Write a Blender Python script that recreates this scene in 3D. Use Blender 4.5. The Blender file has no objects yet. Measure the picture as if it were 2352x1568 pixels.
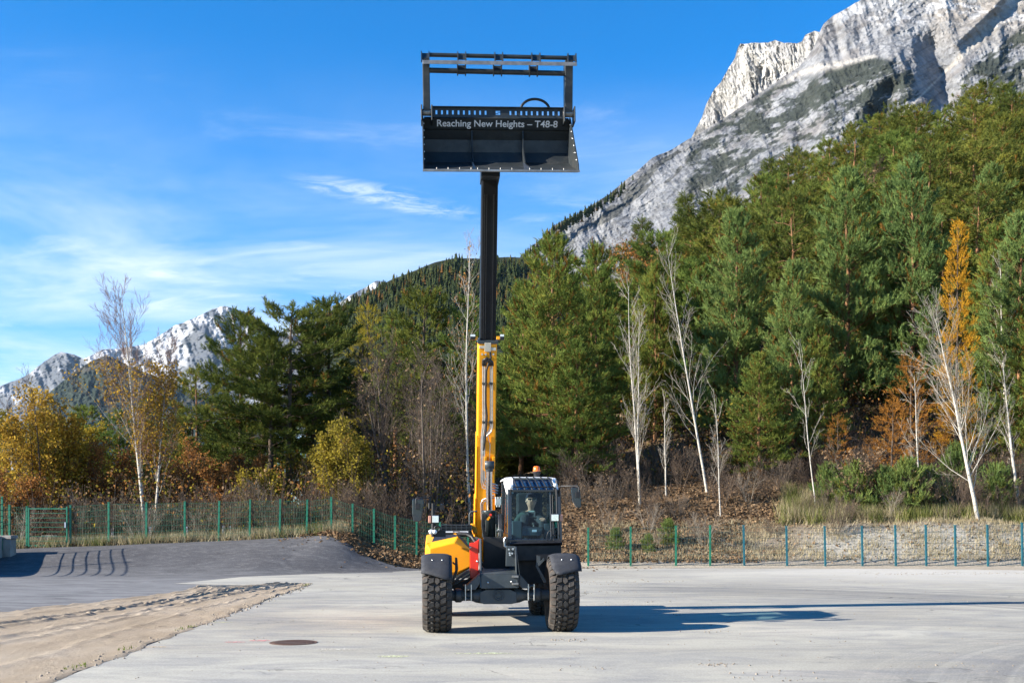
import bpy, bmesh, math, random
import numpy as np
from mathutils import Vector, Matrix

# ------------------------------------------------------------------ camera, sky, sun, exposure
F, CX, HY, CH = 2560.0, 1176.0, 1190.0, 1.76      # focal length and picture centre in photo units (2352 wide), eye height
scene = bpy.context.scene
C = scene.collection
cam_d = bpy.data.cameras.new('camera')
cam_d.sensor_width = 36.0
cam_d.lens = 36.0 * F / 2352.0
cam_d.shift_y = (HY - 784.0) / 2352.0
cam_d.clip_end = 40000.0
cam = bpy.data.objects.new('camera', cam_d)
C.objects.link(cam)
cam.location = (0, 0, CH)
cam.rotation_euler = (math.radians(90), 0, 0)
scene.camera = cam

SUN_EL, SUN_AZ = math.radians(24.0), math.radians(17.0)   # light comes from the left and a little from the camera's side
to_sun = Vector((-math.cos(SUN_EL) * math.cos(SUN_AZ), -math.cos(SUN_EL) * math.sin(SUN_AZ), math.sin(SUN_EL)))
sd = bpy.data.lights.new('sun', 'SUN')
sd.energy = 5.0
sd.angle = math.radians(0.5)
sd.color = (1.0, 0.93, 0.82)
sun = bpy.data.objects.new('sun', sd)
C.objects.link(sun)
sun.rotation_euler = to_sun.to_track_quat('Z', 'Y').to_euler()
sun.location = (-30, -10, 30)

world = bpy.data.worlds.new('World')
scene.world = world
world.use_nodes = True
wn, wl = world.node_tree.nodes, world.node_tree.links
wn.clear()
w_out = wn.new('ShaderNodeOutputWorld')
w_bg = wn.new('ShaderNodeBackground')
w_bg.inputs['Strength'].default_value = 0.075
sky = wn.new('ShaderNodeTexSky')
sky.sky_type = 'NISHITA'
sky.sun_disc = False
sky.sun_elevation = SUN_EL
sky.sun_rotation = math.atan2(to_sun.x, to_sun.y)
sky.altitude = 900
sky.air_density = 1.0
sky.dust_density = 0.1
sky.ozone_density = 6.0
hs = wn.new('ShaderNodeHueSaturation')
hs.inputs['Saturation'].default_value = 2.5
hs.inputs['Value'].default_value = 1.3
wl.new(sky.outputs[0], hs.inputs['Color'])
tc = wn.new('ShaderNodeTexCoord')
sep = wn.new('ShaderNodeSeparateXYZ')
wl.new(tc.outputs['Generated'], sep.inputs[0])

def wmath(op, a, b=None, c=None):
    n = wn.new('ShaderNodeMath')
    n.operation = op
    for i, v in enumerate((a, b, c)):
        if v is None:
            continue
        if isinstance(v, (int, float)):
            n.inputs[i].default_value = v
        else:
            wl.new(v, n.inputs[i])
    return n.outputs[0]

zc = wmath('MAXIMUM', sep.outputs['Z'], 0.0)
inv = wmath('DIVIDE', 1.0, wmath('ADD', zc, 0.06))
cu = wmath('MULTIPLY', sep.outputs['X'], inv)
cv = wmath('MULTIPLY', sep.outputs['Y'], inv)

def wnoise(su, sv, off, scale, detail, rough, dist):
    cmb = wn.new('ShaderNodeCombineXYZ')
    wl.new(wmath('MULTIPLY_ADD', cu, su, wmath('MULTIPLY', cv, 0.12)), cmb.inputs[0])
    wl.new(wmath('MULTIPLY', cv, sv), cmb.inputs[1])
    cmb.inputs[2].default_value = off
    n = wn.new('ShaderNodeTexNoise')
    n.inputs['Scale'].default_value = scale
    n.inputs['Detail'].default_value = detail
    n.inputs['Roughness'].default_value = rough
    n.inputs['Distortion'].default_value = dist
    wl.new(cmb.outputs[0], n.inputs['Vector'])
    return n.outputs['Fac']

def wrange(v, a, b, c=0.0, d=1.0):
    n = wn.new('ShaderNodeMapRange')
    n.interpolation_type = 'SMOOTHSTEP'
    for i, x in enumerate((a, b, c, d)):
        n.inputs[i + 1].default_value = x
    wl.new(v, n.inputs[0])
    return n.outputs[0]

veil = wrange(wnoise(0.75, 0.9, 3.1, 1.0, 5, 0.6, 0.5), 0.30, 0.85)          # soft cirrus veil
streak = wrange(wnoise(1.4, 2.3, 7.7, 1.1, 7, 0.62, 0.9), 0.52, 0.86)          # finer wisps
# the one bright wisp: a slanted narrow cloud in the cirrus layer
def wisp(u0, v0, a, ru, rv):
    du = wmath('SUBTRACT', cu, u0)
    dv = wmath('SUBTRACT', cv, v0)
    ca, sa = math.cos(a), math.sin(a)
    p = wmath('DIVIDE', wmath('ADD', wmath('MULTIPLY', du, ca), wmath('MULTIPLY', dv, sa)), ru)
    q = wmath('DIVIDE', wmath('SUBTRACT', wmath('MULTIPLY', dv, ca), wmath('MULTIPLY', du, sa)), rv)
    d2 = wmath('ADD', wmath('MULTIPLY', p, p), wmath('MULTIPLY', q, q))
    return wmath('SUBTRACT', 1.0, wrange(d2, 0.0, 1.0))
def cuv(px, py):
    d = Vector(((px - CX) / F, 1.0, (HY - py) / F)).normalized()
    return d.x / (d.z + 0.06), d.y / (d.z + 0.06)
w0, w1 = cuv(690, 412), cuv(1085, 496)
wa = math.atan2(w1[1] - w0[1], w1[0] - w0[0])
wispm = wisp((w0[0] + w1[0]) / 2, (w0[1] + w1[1]) / 2, wa, 0.66 * math.hypot(w1[0] - w0[0], w1[1] - w0[1]), 0.10)
wispn = wmath('MULTIPLY', wispm, wrange(wnoise(4.0, 7.0, 1.3, 1.6, 8, 0.68, 1.4), 0.36, 0.70))
low = wmath('SUBTRACT', 1.0, wrange(sep.outputs['Z'], 0.14, 0.40))             # the veil thickens towards the horizon
mid = wmath('SUBTRACT', 1.0, wrange(sep.outputs['Z'], 0.20, 0.44))
cl = wmath('MULTIPLY', low, wmath('MULTIPLY_ADD', veil, 1.0, 0.14))
cl = wmath('ADD', cl, wmath('MULTIPLY', mid, wmath('MULTIPLY', streak, 0.55)))
cl = wmath('ADD', cl, wmath('MULTIPLY', wispn, 0.55))
cl = wmath('MINIMUM', cl, 0.88)
mixc = wn.new('ShaderNodeMixRGB')
wl.new(cl, mixc.inputs[0])
wl.new(hs.outputs[0], mixc.inputs[1])
mixc.inputs[2].default_value = (5.4, 6.0, 6.6, 1)
wl.new(mixc.outputs[0], w_bg.inputs['Color'])
wl.new(w_bg.outputs[0], w_out.inputs[0])

vs = scene.view_settings
vs.view_transform = 'Standard'
vs.look = 'None'
vs.gamma = 1.0
vs.exposure = 1.42
vs.use_curve_mapping = False
scene.cycles.use_denoising = True
scene.cycles.sample_clamp_indirect = 4.0
scene.cycles.max_bounces = 8
scene.cycles.transparent_max_bounces = 24
scene.cycles.volume_bounces = 0

random.seed(5)
RNG = np.random.default_rng(11)

# ------------------------------------------------------------------ helpers
def W(px, py, Y):                      # the point at depth Y that the photo shows at (px, py)
    return Vector(((px - CX) / F * Y, Y, CH + (HY - py) / F * Y))

def G(px, py):                         # the point of the flat lot that the photo shows at (px, py)
    Y = CH * F / (py - HY)
    return ((px - CX) / F * Y, Y)

def tag(o, label=None, cat=None, group=None, kind=None):
    if label: o['label'] = label
    if cat: o['category'] = cat
    if group: o['group'] = group
    if kind: o['kind'] = kind
    return o

def thing(name, label, cat, loc=(0, 0, 0), rotz=0.0, group=None, scale=1.0):
    o = bpy.data.objects.new(name, None)
    C.objects.link(o)
    o.location = loc
    o.rotation_euler = (0, 0, rotz)
    o.scale = (scale, scale, scale) if isinstance(scale, (int, float)) else scale
    o.empty_display_size = 0.3
    return tag(o, label, cat, group)

def link(name, me, parent=None):
    o = bpy.data.objects.new(name, me)
    C.objects.link(o)
    if parent is not None:
        o.parent = parent
    return o

def fastmesh(name, verts, faces, mats, midx=None, smooth=None, col=None):
    verts = np.asarray(verts, dtype=np.float32).reshape(-1, 3)
    faces = np.asarray(faces, dtype=np.int32)
    n, k = faces.shape
    me = bpy.data.meshes.new(name)
    me.vertices.add(len(verts))
    me.vertices.foreach_set('co', verts.ravel())
    me.loops.add(n * k)
    me.loops.foreach_set('vertex_index', faces.ravel())
    me.polygons.add(n)
    me.polygons.foreach_set('loop_start', np.arange(0, n * k, k, dtype=np.int32))
    me.polygons.foreach_set('loop_total', np.full(n, k, dtype=np.int32))
    for m in (mats if isinstance(mats, (list, tuple)) else [mats]):
        me.materials.append(m)
    if midx is not None:
        me.polygons.foreach_set('material_index', np.asarray(midx, dtype=np.int32))
    if smooth is not None:
        me.polygons.foreach_set('use_smooth', np.full(n, bool(smooth)) if isinstance(smooth, bool) else np.asarray(smooth, dtype=bool))
    me.update(calc_edges=True)
    me.validate()
    if col is not None:
        a = me.color_attributes.new('Col', 'FLOAT_COLOR', 'POINT')
        c4 = np.ones((len(verts), 4), dtype=np.float32)
        c4[:, :3] = col
        a.data.foreach_set('color', c4.ravel())
    return me

class MB:
    """collects shapes; build() links them as ONE mesh object"""
    def __init__(self):
        self.v, self.f, self.m, self.s = [], [], [], []
    def add(self, vs, fs, m=0, smooth=False):
        b = len(self.v)
        self.v += [tuple(p) for p in vs]
        for f in fs:
            self.f.append(tuple(b + i for i in f))
            self.m.append(m)
            self.s.append(smooth)
        return self
    def box(self, x0, x1, y0, y1, z0, z1, m=0):
        vs = [(x, y, z) for z in (z0, z1) for y in (y0, y1) for x in (x0, x1)]
        return self.add(vs, [(0, 2, 3, 1), (4, 5, 7, 6), (0, 1, 5, 4), (2, 6, 7, 3), (0, 4, 6, 2), (1, 3, 7, 5)], m)
    def hexa(self, a, b, m=0):          # a, b: two quads (4 points each) joined
        return self.add(list(a) + list(b), [(3, 2, 1, 0), (4, 5, 6, 7), (0, 1, 5, 4), (1, 2, 6, 5), (2, 3, 7, 6), (3, 0, 4, 7)], m)
    def prism(self, pts, off, m=0):     # polygon swept by the vector off
        n = len(pts)
        a = [Vector(p) for p in pts]
        b = [p + Vector(off) for p in a]
        fs = [tuple(range(n - 1, -1, -1)), tuple(range(n, 2 * n))] + [(i, (i + 1) % n, n + (i + 1) % n, n + i) for i in range(n)]
        return self.add(a + b, fs, m)
    def tube(self, pts, r, n=8, m=0, caps=True):
        pts = [Vector(p) for p in pts]
        rs = r if isinstance(r, (list, tuple)) else [r] * len(pts)
        vs, fs = [], []
        ref = None
        for i, p in enumerate(pts):
            d = (pts[min(i + 1, len(pts) - 1)] - pts[max(i - 1, 0)]).normalized()
            if ref is None:
                ref = d.orthogonal().normalized()
            u = (ref - d * ref.dot(d))
            u = u.normalized() if u.length > 1e-6 else d.orthogonal().normalized()
            ref = u
            w = d.cross(u)
            for k in range(n):
                a = 2 * math.pi * k / n
                vs.append(p + (u * math.cos(a) + w * math.sin(a)) * rs[i])
        for i in range(len(pts) - 1):
            for k in range(n):
                fs.append((i * n + k, i * n + (k + 1) % n, (i + 1) * n + (k + 1) % n, (i + 1) * n + k))
        self.add(vs, fs, m, True)
        if caps:
            b = len(pts) - 1
            self.add(vs[:n], [tuple(range(n - 1, -1, -1))], m)
            self.add(vs[b * n:], [tuple(range(n))], m)
        return self
    def lathe(self, prof, origin, axis='x', n=32, m=0, closed=False, smooth=True):
        o = Vector(origin)
        vs, fs = [], []
        for k in range(n):
            a = 2 * math.pi * k / n
            c, s = math.cos(a), math.sin(a)
            for (h, r) in prof:
                if axis == 'x': vs.append(o + Vector((h, r * c, r * s)))
                elif axis == 'y': vs.append(o + Vector((r * c, h, r * s)))
                else: vs.append(o + Vector((r * c, r * s, h)))
        q = len(prof)
        for k in range(n):
            k2 = (k + 1) % n
            for i in range(q if closed else q - 1):
                j = (i + 1) % q
                fs.append((k * q + i, k2 * q + i, k2 * q + j, k * q + j))
        return self.add(vs, fs, m, smooth)
    def build(self, name, mats, parent=None, bevel=0.0):
        me = bpy.data.meshes.new(name)
        me.from_pydata(self.v, [], self.f)
        for m in (mats if isinstance(mats, (list, tuple)) else [mats]):
            me.materials.append(m)
        me.polygons.foreach_set('material_index', self.m)
        me.polygons.foreach_set('use_smooth', self.s)
        me.validate()
        bm = bmesh.new()
        bm.from_mesh(me)
        bmesh.ops.recalc_face_normals(bm, faces=bm.faces)
        bm.to_mesh(me)
        bm.free()
        o = link(name, me, parent)
        if bevel:
            b = o.modifiers.new('bevel', 'BEVEL')
            b.width = bevel
            b.segments = 2
            b.limit_method = 'ANGLE'
        return o

# ---- numpy noise
def _hash(ix, iy, seed):
    h = (ix.astype(np.int64) * 374761393 + iy.astype(np.int64) * 668265263 + seed * 1442695041) & 0xffffffff
    h = ((h ^ (h >> 13)) * 1274126177) & 0xffffffff
    h = h ^ (h >> 16)
    return (h & 0xffffff) / float(0xffffff)

def vnoise(x, y, seed=0):
    x, y = np.asarray(x, float), np.asarray(y, float)
    ix, iy = np.floor(x), np.floor(y)
    fx, fy = x - ix, y - iy
    fx = fx * fx * fx * (fx * (fx * 6 - 15) + 10)
    fy = fy * fy * fy * (fy * (fy * 6 - 15) + 10)
    a, b = _hash(ix, iy, seed), _hash(ix + 1, iy, seed)
    c, d = _hash(ix, iy + 1, seed), _hash(ix + 1, iy + 1, seed)
    return (a + (b - a) * fx) * (1 - fy) + (c + (d - c) * fx) * fy

def fbm(x, y, seed=0, octv=5, gain=0.5, ridged=False):
    t, amp, tot = 0.0, 1.0, 0.0
    for o in range(octv):
        n = vnoise(x, y, seed + 17 * o)
        if ridged:
            n = (1 - np.abs(2 * n - 1)) ** 2
        t = t + amp * n
        tot += amp
        amp *= gain
        x, y = x * 2.03 + 11.7 + 0.31 * y * 0, y * 2.03 + 5.3
    return t / tot

def sstep(a, b, x):
    t = np.clip((np.asarray(x, float) - a) / (b - a), 0, 1)
    return t * t * (3 - 2 * t)

# ------------------------------------------------------------------ materials
MATS = {}
def newmat(name):
    m = bpy.data.materials.new(name)
    m.use_nodes = True
    m.node_tree.nodes.clear()
    MATS[name] = m
    return m, m.node_tree.nodes, m.node_tree.links

def mnoise(n, l, scale, detail=4, rough=0.55, coord='Object', stretch=None, dist=0.0):
    t = n.new('ShaderNodeTexCoord')
    v = t.outputs[coord]
    if stretch:
        mp = n.new('ShaderNodeMapping')
        mp.inputs['Scale'].default_value = stretch
        l.new(v, mp.inputs[0])
        v = mp.outputs[0]
    x = n.new('ShaderNodeTexNoise')
    x.inputs['Scale'].default_value = scale
    x.inputs['Detail'].default_value = detail
    x.inputs['Roughness'].default_value = rough
    x.inputs['Distortion'].default_value = dist
    l.new(v, x.inputs['Vector'])
    return x.outputs['Fac']

def mrange(n, l, v, a, b, c=0.0, d=1.0):
    x = n.new('ShaderNodeMapRange')
    for i, q in enumerate((a, b, c, d)):
        x.inputs[i + 1].default_value = q
    l.new(v, x.inputs[0])
    return x.outputs[0]

def mramp(n, l, v, stops):
    r = n.new('ShaderNodeValToRGB')
    e = r.color_ramp.elements
    while len(e) < len(stops):
        e.new(0.5)
    for i, (p, c) in enumerate(stops):
        e[i].position = p
        e[i].color = (*c, 1)
    l.new(v, r.inputs[0])
    return r.outputs[0]

def mmix(n, l, f, a, b, mode='MIX'):
    x = n.new('ShaderNodeMixRGB')
    x.blend_type = mode
    for i, q in enumerate((f, a, b)):
        if isinstance(q, (int, float)):
            x.inputs[i].default_value = q
        elif isinstance(q, tuple):
            x.inputs[i].default_value = (*q, 1) if len(q) == 3 else q
        else:
            l.new(q, x.inputs[i])
    return x.outputs[0]

def mbump(n, l, h, strength, dist):
    b = n.new('ShaderNodeBump')
    b.inputs['Strength'].default_value = strength
    b.inputs['Distance'].default_value = dist
    l.new(h, b.inputs['Height'])
    return b.outputs[0]

def mout(n, l, shader):
    o = n.new('ShaderNodeOutputMaterial')
    l.new(shader, o.inputs[0])

def bsdf(n, l, col, rough=0.6, metal=0.0, normal=None, spec=0.5, coat=0.0):
    b = n.new('ShaderNodeBsdfPrincipled')
    if isinstance(col, tuple): b.inputs['Base Color'].default_value = (*col, 1)
    else: l.new(col, b.inputs['Base Color'])
    if isinstance(rough, (int, float)): b.inputs['Roughness'].default_value = rough
    else: l.new(rough, b.inputs['Roughness'])
    b.inputs['Metallic'].default_value = metal
    b.inputs['Specular IOR Level'].default_value = spec
    b.inputs['Coat Weight'].default_value = coat
    if normal is not None: l.new(normal, b.inputs['Normal'])
    return b.outputs[0]

def simple(name, col, rough=0.5, metal=0.0, var=0.25, scale=6.0, dirt=None, bump=0.0, spec=0.5, coat=0.0):
    """plain paint / metal / rubber with grain, slight colour drift and dust"""
    m, n, l = newmat(name)
    f = mnoise(n, l, scale, 6, 0.6)
    c = mmix(n, l, mrange(n, l, f, 0.3, 0.7, 0, 1), tuple(x * (1 - var) for x in col), tuple(min(1, x * (1 + var)) for x in col))
    if dirt:
        g = mnoise(n, l, scale * 0.6, 7, 0.7)
        c = mmix(n, l, mrange(n, l, g, 0.5, 0.75, 0, dirt[1]), c, dirt[0])
    r = mrange(n, l, mnoise(n, l, scale * 3, 4), 0.3, 0.7, rough * 0.8, min(1, rough * 1.2))
    nm = mbump(n, l, mnoise(n, l, scale * 12, 5), bump, 0.02) if bump else None
    mout(n, l, bsdf(n, l, c, r, metal, nm, spec, coat))
    return m

def foliage(name, stops, scale=1.2, trans=0.3, objvar=0.5):
    m, n, l = newmat(name)
    f = mnoise(n, l, scale, 3, 0.6)
    oi = n.new('ShaderNodeObjectInfo')
    geo = n.new('ShaderNodeNewGeometry')
    a = n.new('ShaderNodeMath'); a.operation = 'MULTIPLY_ADD'
    l.new(geo.outputs['Random Per Island'], a.inputs[0]); a.inputs[1].default_value = 0.35; l.new(f, a.inputs[2])
    b = n.new('ShaderNodeMath'); b.operation = 'MULTIPLY_ADD'
    l.new(oi.outputs['Random'], b.inputs[0]); b.inputs[1].default_value = objvar * 0.5; l.new(a.outputs[0], b.inputs[2])
    v = mrange(n, l, b.outputs[0], 0.35, 0.85 + objvar * 0.5, 0, 1)
    c = mramp(n, l, v, stops)
    d = n.new('ShaderNodeBsdfDiffuse'); l.new(c, d.inputs[0])
    t = n.new('ShaderNodeBsdfTranslucent'); l.new(c, t.inputs[0])
    x = n.new('ShaderNodeMixShader'); x.inputs[0].default_value = trans
    l.new(d.outputs[0], x.inputs[1]); l.new(t.outputs[0], x.inputs[2])
    mout(n, l, x.outputs[0])
    return m

def vcolmat(name, bump_scale, bump_strength, bump_dist, rough=0.9, grain=0.25, stretch=None):
    m, n, l = newmat(name)
    a = n.new('ShaderNodeVertexColor'); a.layer_name = 'Col'
    f = mnoise(n, l, bump_scale, 8, 0.65, 'Object', stretch)
    c = mmix(n, l, 1.0, a.outputs[0], mramp(n, l, f, [(0.3, (1 - grain,) * 3), (0.7, (1 + 0 * grain,) * 3)]), 'MULTIPLY')
    mout(n, l, bsdf(n, l, c, rough, 0, mbump(n, l, f, bump_strength, bump_dist), 0.2))
    return m

# ------------------------------------------------------------------ terrain
def interp(x, pts):
    return np.interp(x, [p[0] for p in pts], [p[1] for p in pts])

FENCE_Z = [(-60, .55), (-18, .65), (-11.8, .87), (-8.2, 1.02), (-7.2, 1.08), (-6.6, 1.2), (-5.8, 1.1), (-5.1, .72), (-4.3, .45), (-3.4, .22), (-2, .06), (0, 0), (60, 0)]
HUMP_Y0 = [(-60, 33), (-16, 34), (-11.5, 34.3), (-8.1, 34.2), (-5, 36), (-3.2, 37.8), (0, 39), (60, 39.5)]
BANK_R = [(39.8, 0), (40.4, .12), (43.2, 1.5), (46, 1.95), (48, 2.6), (52, 4.2)]
BANK_M = [(39.8, 0), (42, .55), (45, 1.55), (48, 2.75), (52, 4.0)]
BANK_F = [(-60, 0.02), (-20, .05), (-12, .12), (-8, .35), (-3, .7), (2, 1), (60, 1)]
CREST = [(-.6, 0), (-.25, 1), (-.1, 2.5), (-.03, 4), (.05, 9), (.09, 14), (.127, 20), (.205, 26), (.283, 33), (.36, 36), (.459, 39), (.6, 44), (1.2, 50)]

def H(X, Y):
    X, Y = np.asarray(X, float), np.asarray(Y, float)
    y0 = interp(X, HUMP_Y0)
    z = interp(X, FENCE_Z) * sstep(0, 1, (Y - y0) / np.maximum(40.2 - y0, 0.5))
    wr = sstep(9, 14, X)
    bank = (interp(Y, BANK_M) * (1 - wr) + interp(Y, BANK_R) * wr) * interp(X, BANK_F)
    z = z + bank
    u = X / np.maximum(Y, 1)
    cz = interp(u, CREST)
    t = np.clip((Y - 52) / 68, 0, 1)
    z = z * (1 - t) + np.maximum(cz, z) * t
    z = z - np.clip(Y - 122, 0, None) * 0.16
    z = np.where(Y > 122, np.maximum(z, -3.0), z)
    z = z + (fbm(X * .35, Y * .35, 3, 4) - .5) * .5 * sstep(41, 44, Y) + (fbm(X * 1.5, Y * 1.5, 8, 3) - .5) * .16 * sstep(40.4, 41.5, Y)
    return z

def Hs(x, y):
    return float(H(np.array([x]), np.array([y]))[0])

# leaf-strewn soil of the banks and the forest floor
def make_soil():
    m, n, l = newmat('soil')
    f = mnoise(n, l, 0.35, 4)
    g = mnoise(n, l, 9.0, 8, 0.75)
    c = mramp(n, l, g, [(0.30, (.06, .040, .024)), (0.5, (.17, .115, .066)), (0.72, (.31, .215, .125))])
    pale = mramp(n, l, g, [(0.3, (.24, .22, .18)), (0.7, (.52, .485, .42))])
    tcn = n.new('ShaderNodeTexCoord'); sp = n.new('ShaderNodeSeparateXYZ'); l.new(tcn.outputs['Object'], sp.inputs[0])
    # washed-out gravelly bank behind the right-hand fence
    mx = mrange(n, l, sp.outputs['X'], 4.5, 11.0)
    my = mrange(n, l, sp.outputs['Y'], 44.3, 42.6)
    mm = n.new('ShaderNodeMath'); mm.operation = 'MULTIPLY'; l.new(mx, mm.inputs[0]); l.new(my, mm.inputs[1])
    m2 = n.new('ShaderNodeMath'); m2.operation = 'MULTIPLY'; l.new(mm.outputs[0], m2.inputs[0]); l.new(mrange(n, l, f, 0.32, 0.55, 0.25, 1), m2.inputs[1])
    c = mmix(n, l, m2.outputs[0], c, pale)
    mout(n, l, bsdf(n, l, c, .95, 0, mbump(n, l, g, .9, .12), .15))
    return m
soil = make_soil()

xs = np.concatenate([np.array([-20000, -9000, -5000, -2500, -1200, -600, -300, -180, -120, -90, -70]), np.arange(-55, 65, .5), np.array([66, 70, 76, 84, 95, 110, 130, 160, 220, 320, 600, 1200, 2500, 5000, 9000, 20000])])
ys = np.concatenate([np.array([-70, -60, -30, -10, 0]), np.arange(5, 33, 2.0), np.arange(33, 56, .4), np.arange(56, 130, 2.0), np.array([132, 136, 142, 150, 165, 190, 230, 300, 450, 700, 1200, 2200, 4000, 7000, 9500, 20000])])
gx, gy = np.meshgrid(xs, ys)
gz = H(gx, gy) - np.where(gy < 40.25, .09, 0)
nx, ny = len(xs), len(ys)
ii = np.arange(nx * ny).reshape(ny, nx)
faces = np.stack([ii[:-1, :-1], ii[:-1, 1:], ii[1:, 1:], ii[1:, :-1]], -1).reshape(-1, 4)
tag(link('ground', fastmesh('ground', np.stack([gx, gy, gz], -1), faces, soil, smooth=True)), kind='structure')

# ---- asphalt of the road and of the hump on the left
def asphalt_mat():
    m, n, l = newmat('asphalt')
    a = mnoise(n, l, .25, 5, .6, stretch=(1, 1, 1))
    b = mnoise(n, l, 22, 8, .8)
    d = mnoise(n, l, 1.3, 6, .65, stretch=(.5, 1.6, 1), dist=.8)
    tcn = n.new('ShaderNodeTexCoord'); sp = n.new('ShaderNodeSeparateXYZ'); l.new(tcn.outputs['Object'], sp.inputs[0])
    base = mmix(n, l, mrange(n, l, sp.outputs['Y'], 32.0, 36.5), (.23, .227, .222), (.058, .056, .060))   # newer, darker asphalt on the hump
    c = mmix(n, l, .28, base, mramp(n, l, a, [(.3, (.08, .08, .083)), (.7, (.19, .19, .188))]))
    c = mmix(n, l, mrange(n, l, d, .42, .62, 0, .6), c, (.05, .048, .05))
    e_ = mnoise(n, l, 4.5, 8, .7, stretch=(.6, 1.2, 1), dist=.5)
    c = mmix(n, l, mrange(n, l, e_, .5, .72, 0, .5), c, (.24, .23, .22))
    c = mmix(n, l, mrange(n, l, b, .5, .75, 0, .55), c, (.30, .29, .275))
    mout(n, l, bsdf(n, l, c, .93, 0, mbump(n, l, b, .5, .02), .2))
    return m
asphalt = asphalt_mat()
rx = np.concatenate([np.arange(-70, -22, 2.0), np.arange(-22, -2.0, .3)])
rt = np.linspace(0, 1, 70)
yb = np.where(rx < -7.3, 40.25, interp(rx, [(-7.3, 40.25), (-6.4, 39.4), (-5.2, 38.6), (-4, 38.25), (-2, 38.2)]))
RY = (-8 + (yb[None, :] + 8) * rt[:, None] ** .55)
RX = np.repeat(rx[None, :], len(rt), 0)
RZ = H(RX, RY) + .0 + (fbm(RX * .6, RY * .6, 21, 3) - .5) * .05 * sstep(34, 36, RY)
ii = np.arange(RX.size).reshape(RX.shape)
faces = np.stack([ii[:-1, :-1], ii[:-1, 1:], ii[1:, 1:], ii[1:, :-1]], -1).reshape(-1, 4)
tag(link('road', fastmesh('road', np.stack([RX, RY, RZ], -1), faces, asphalt, smooth=True)), kind='structure')

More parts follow.
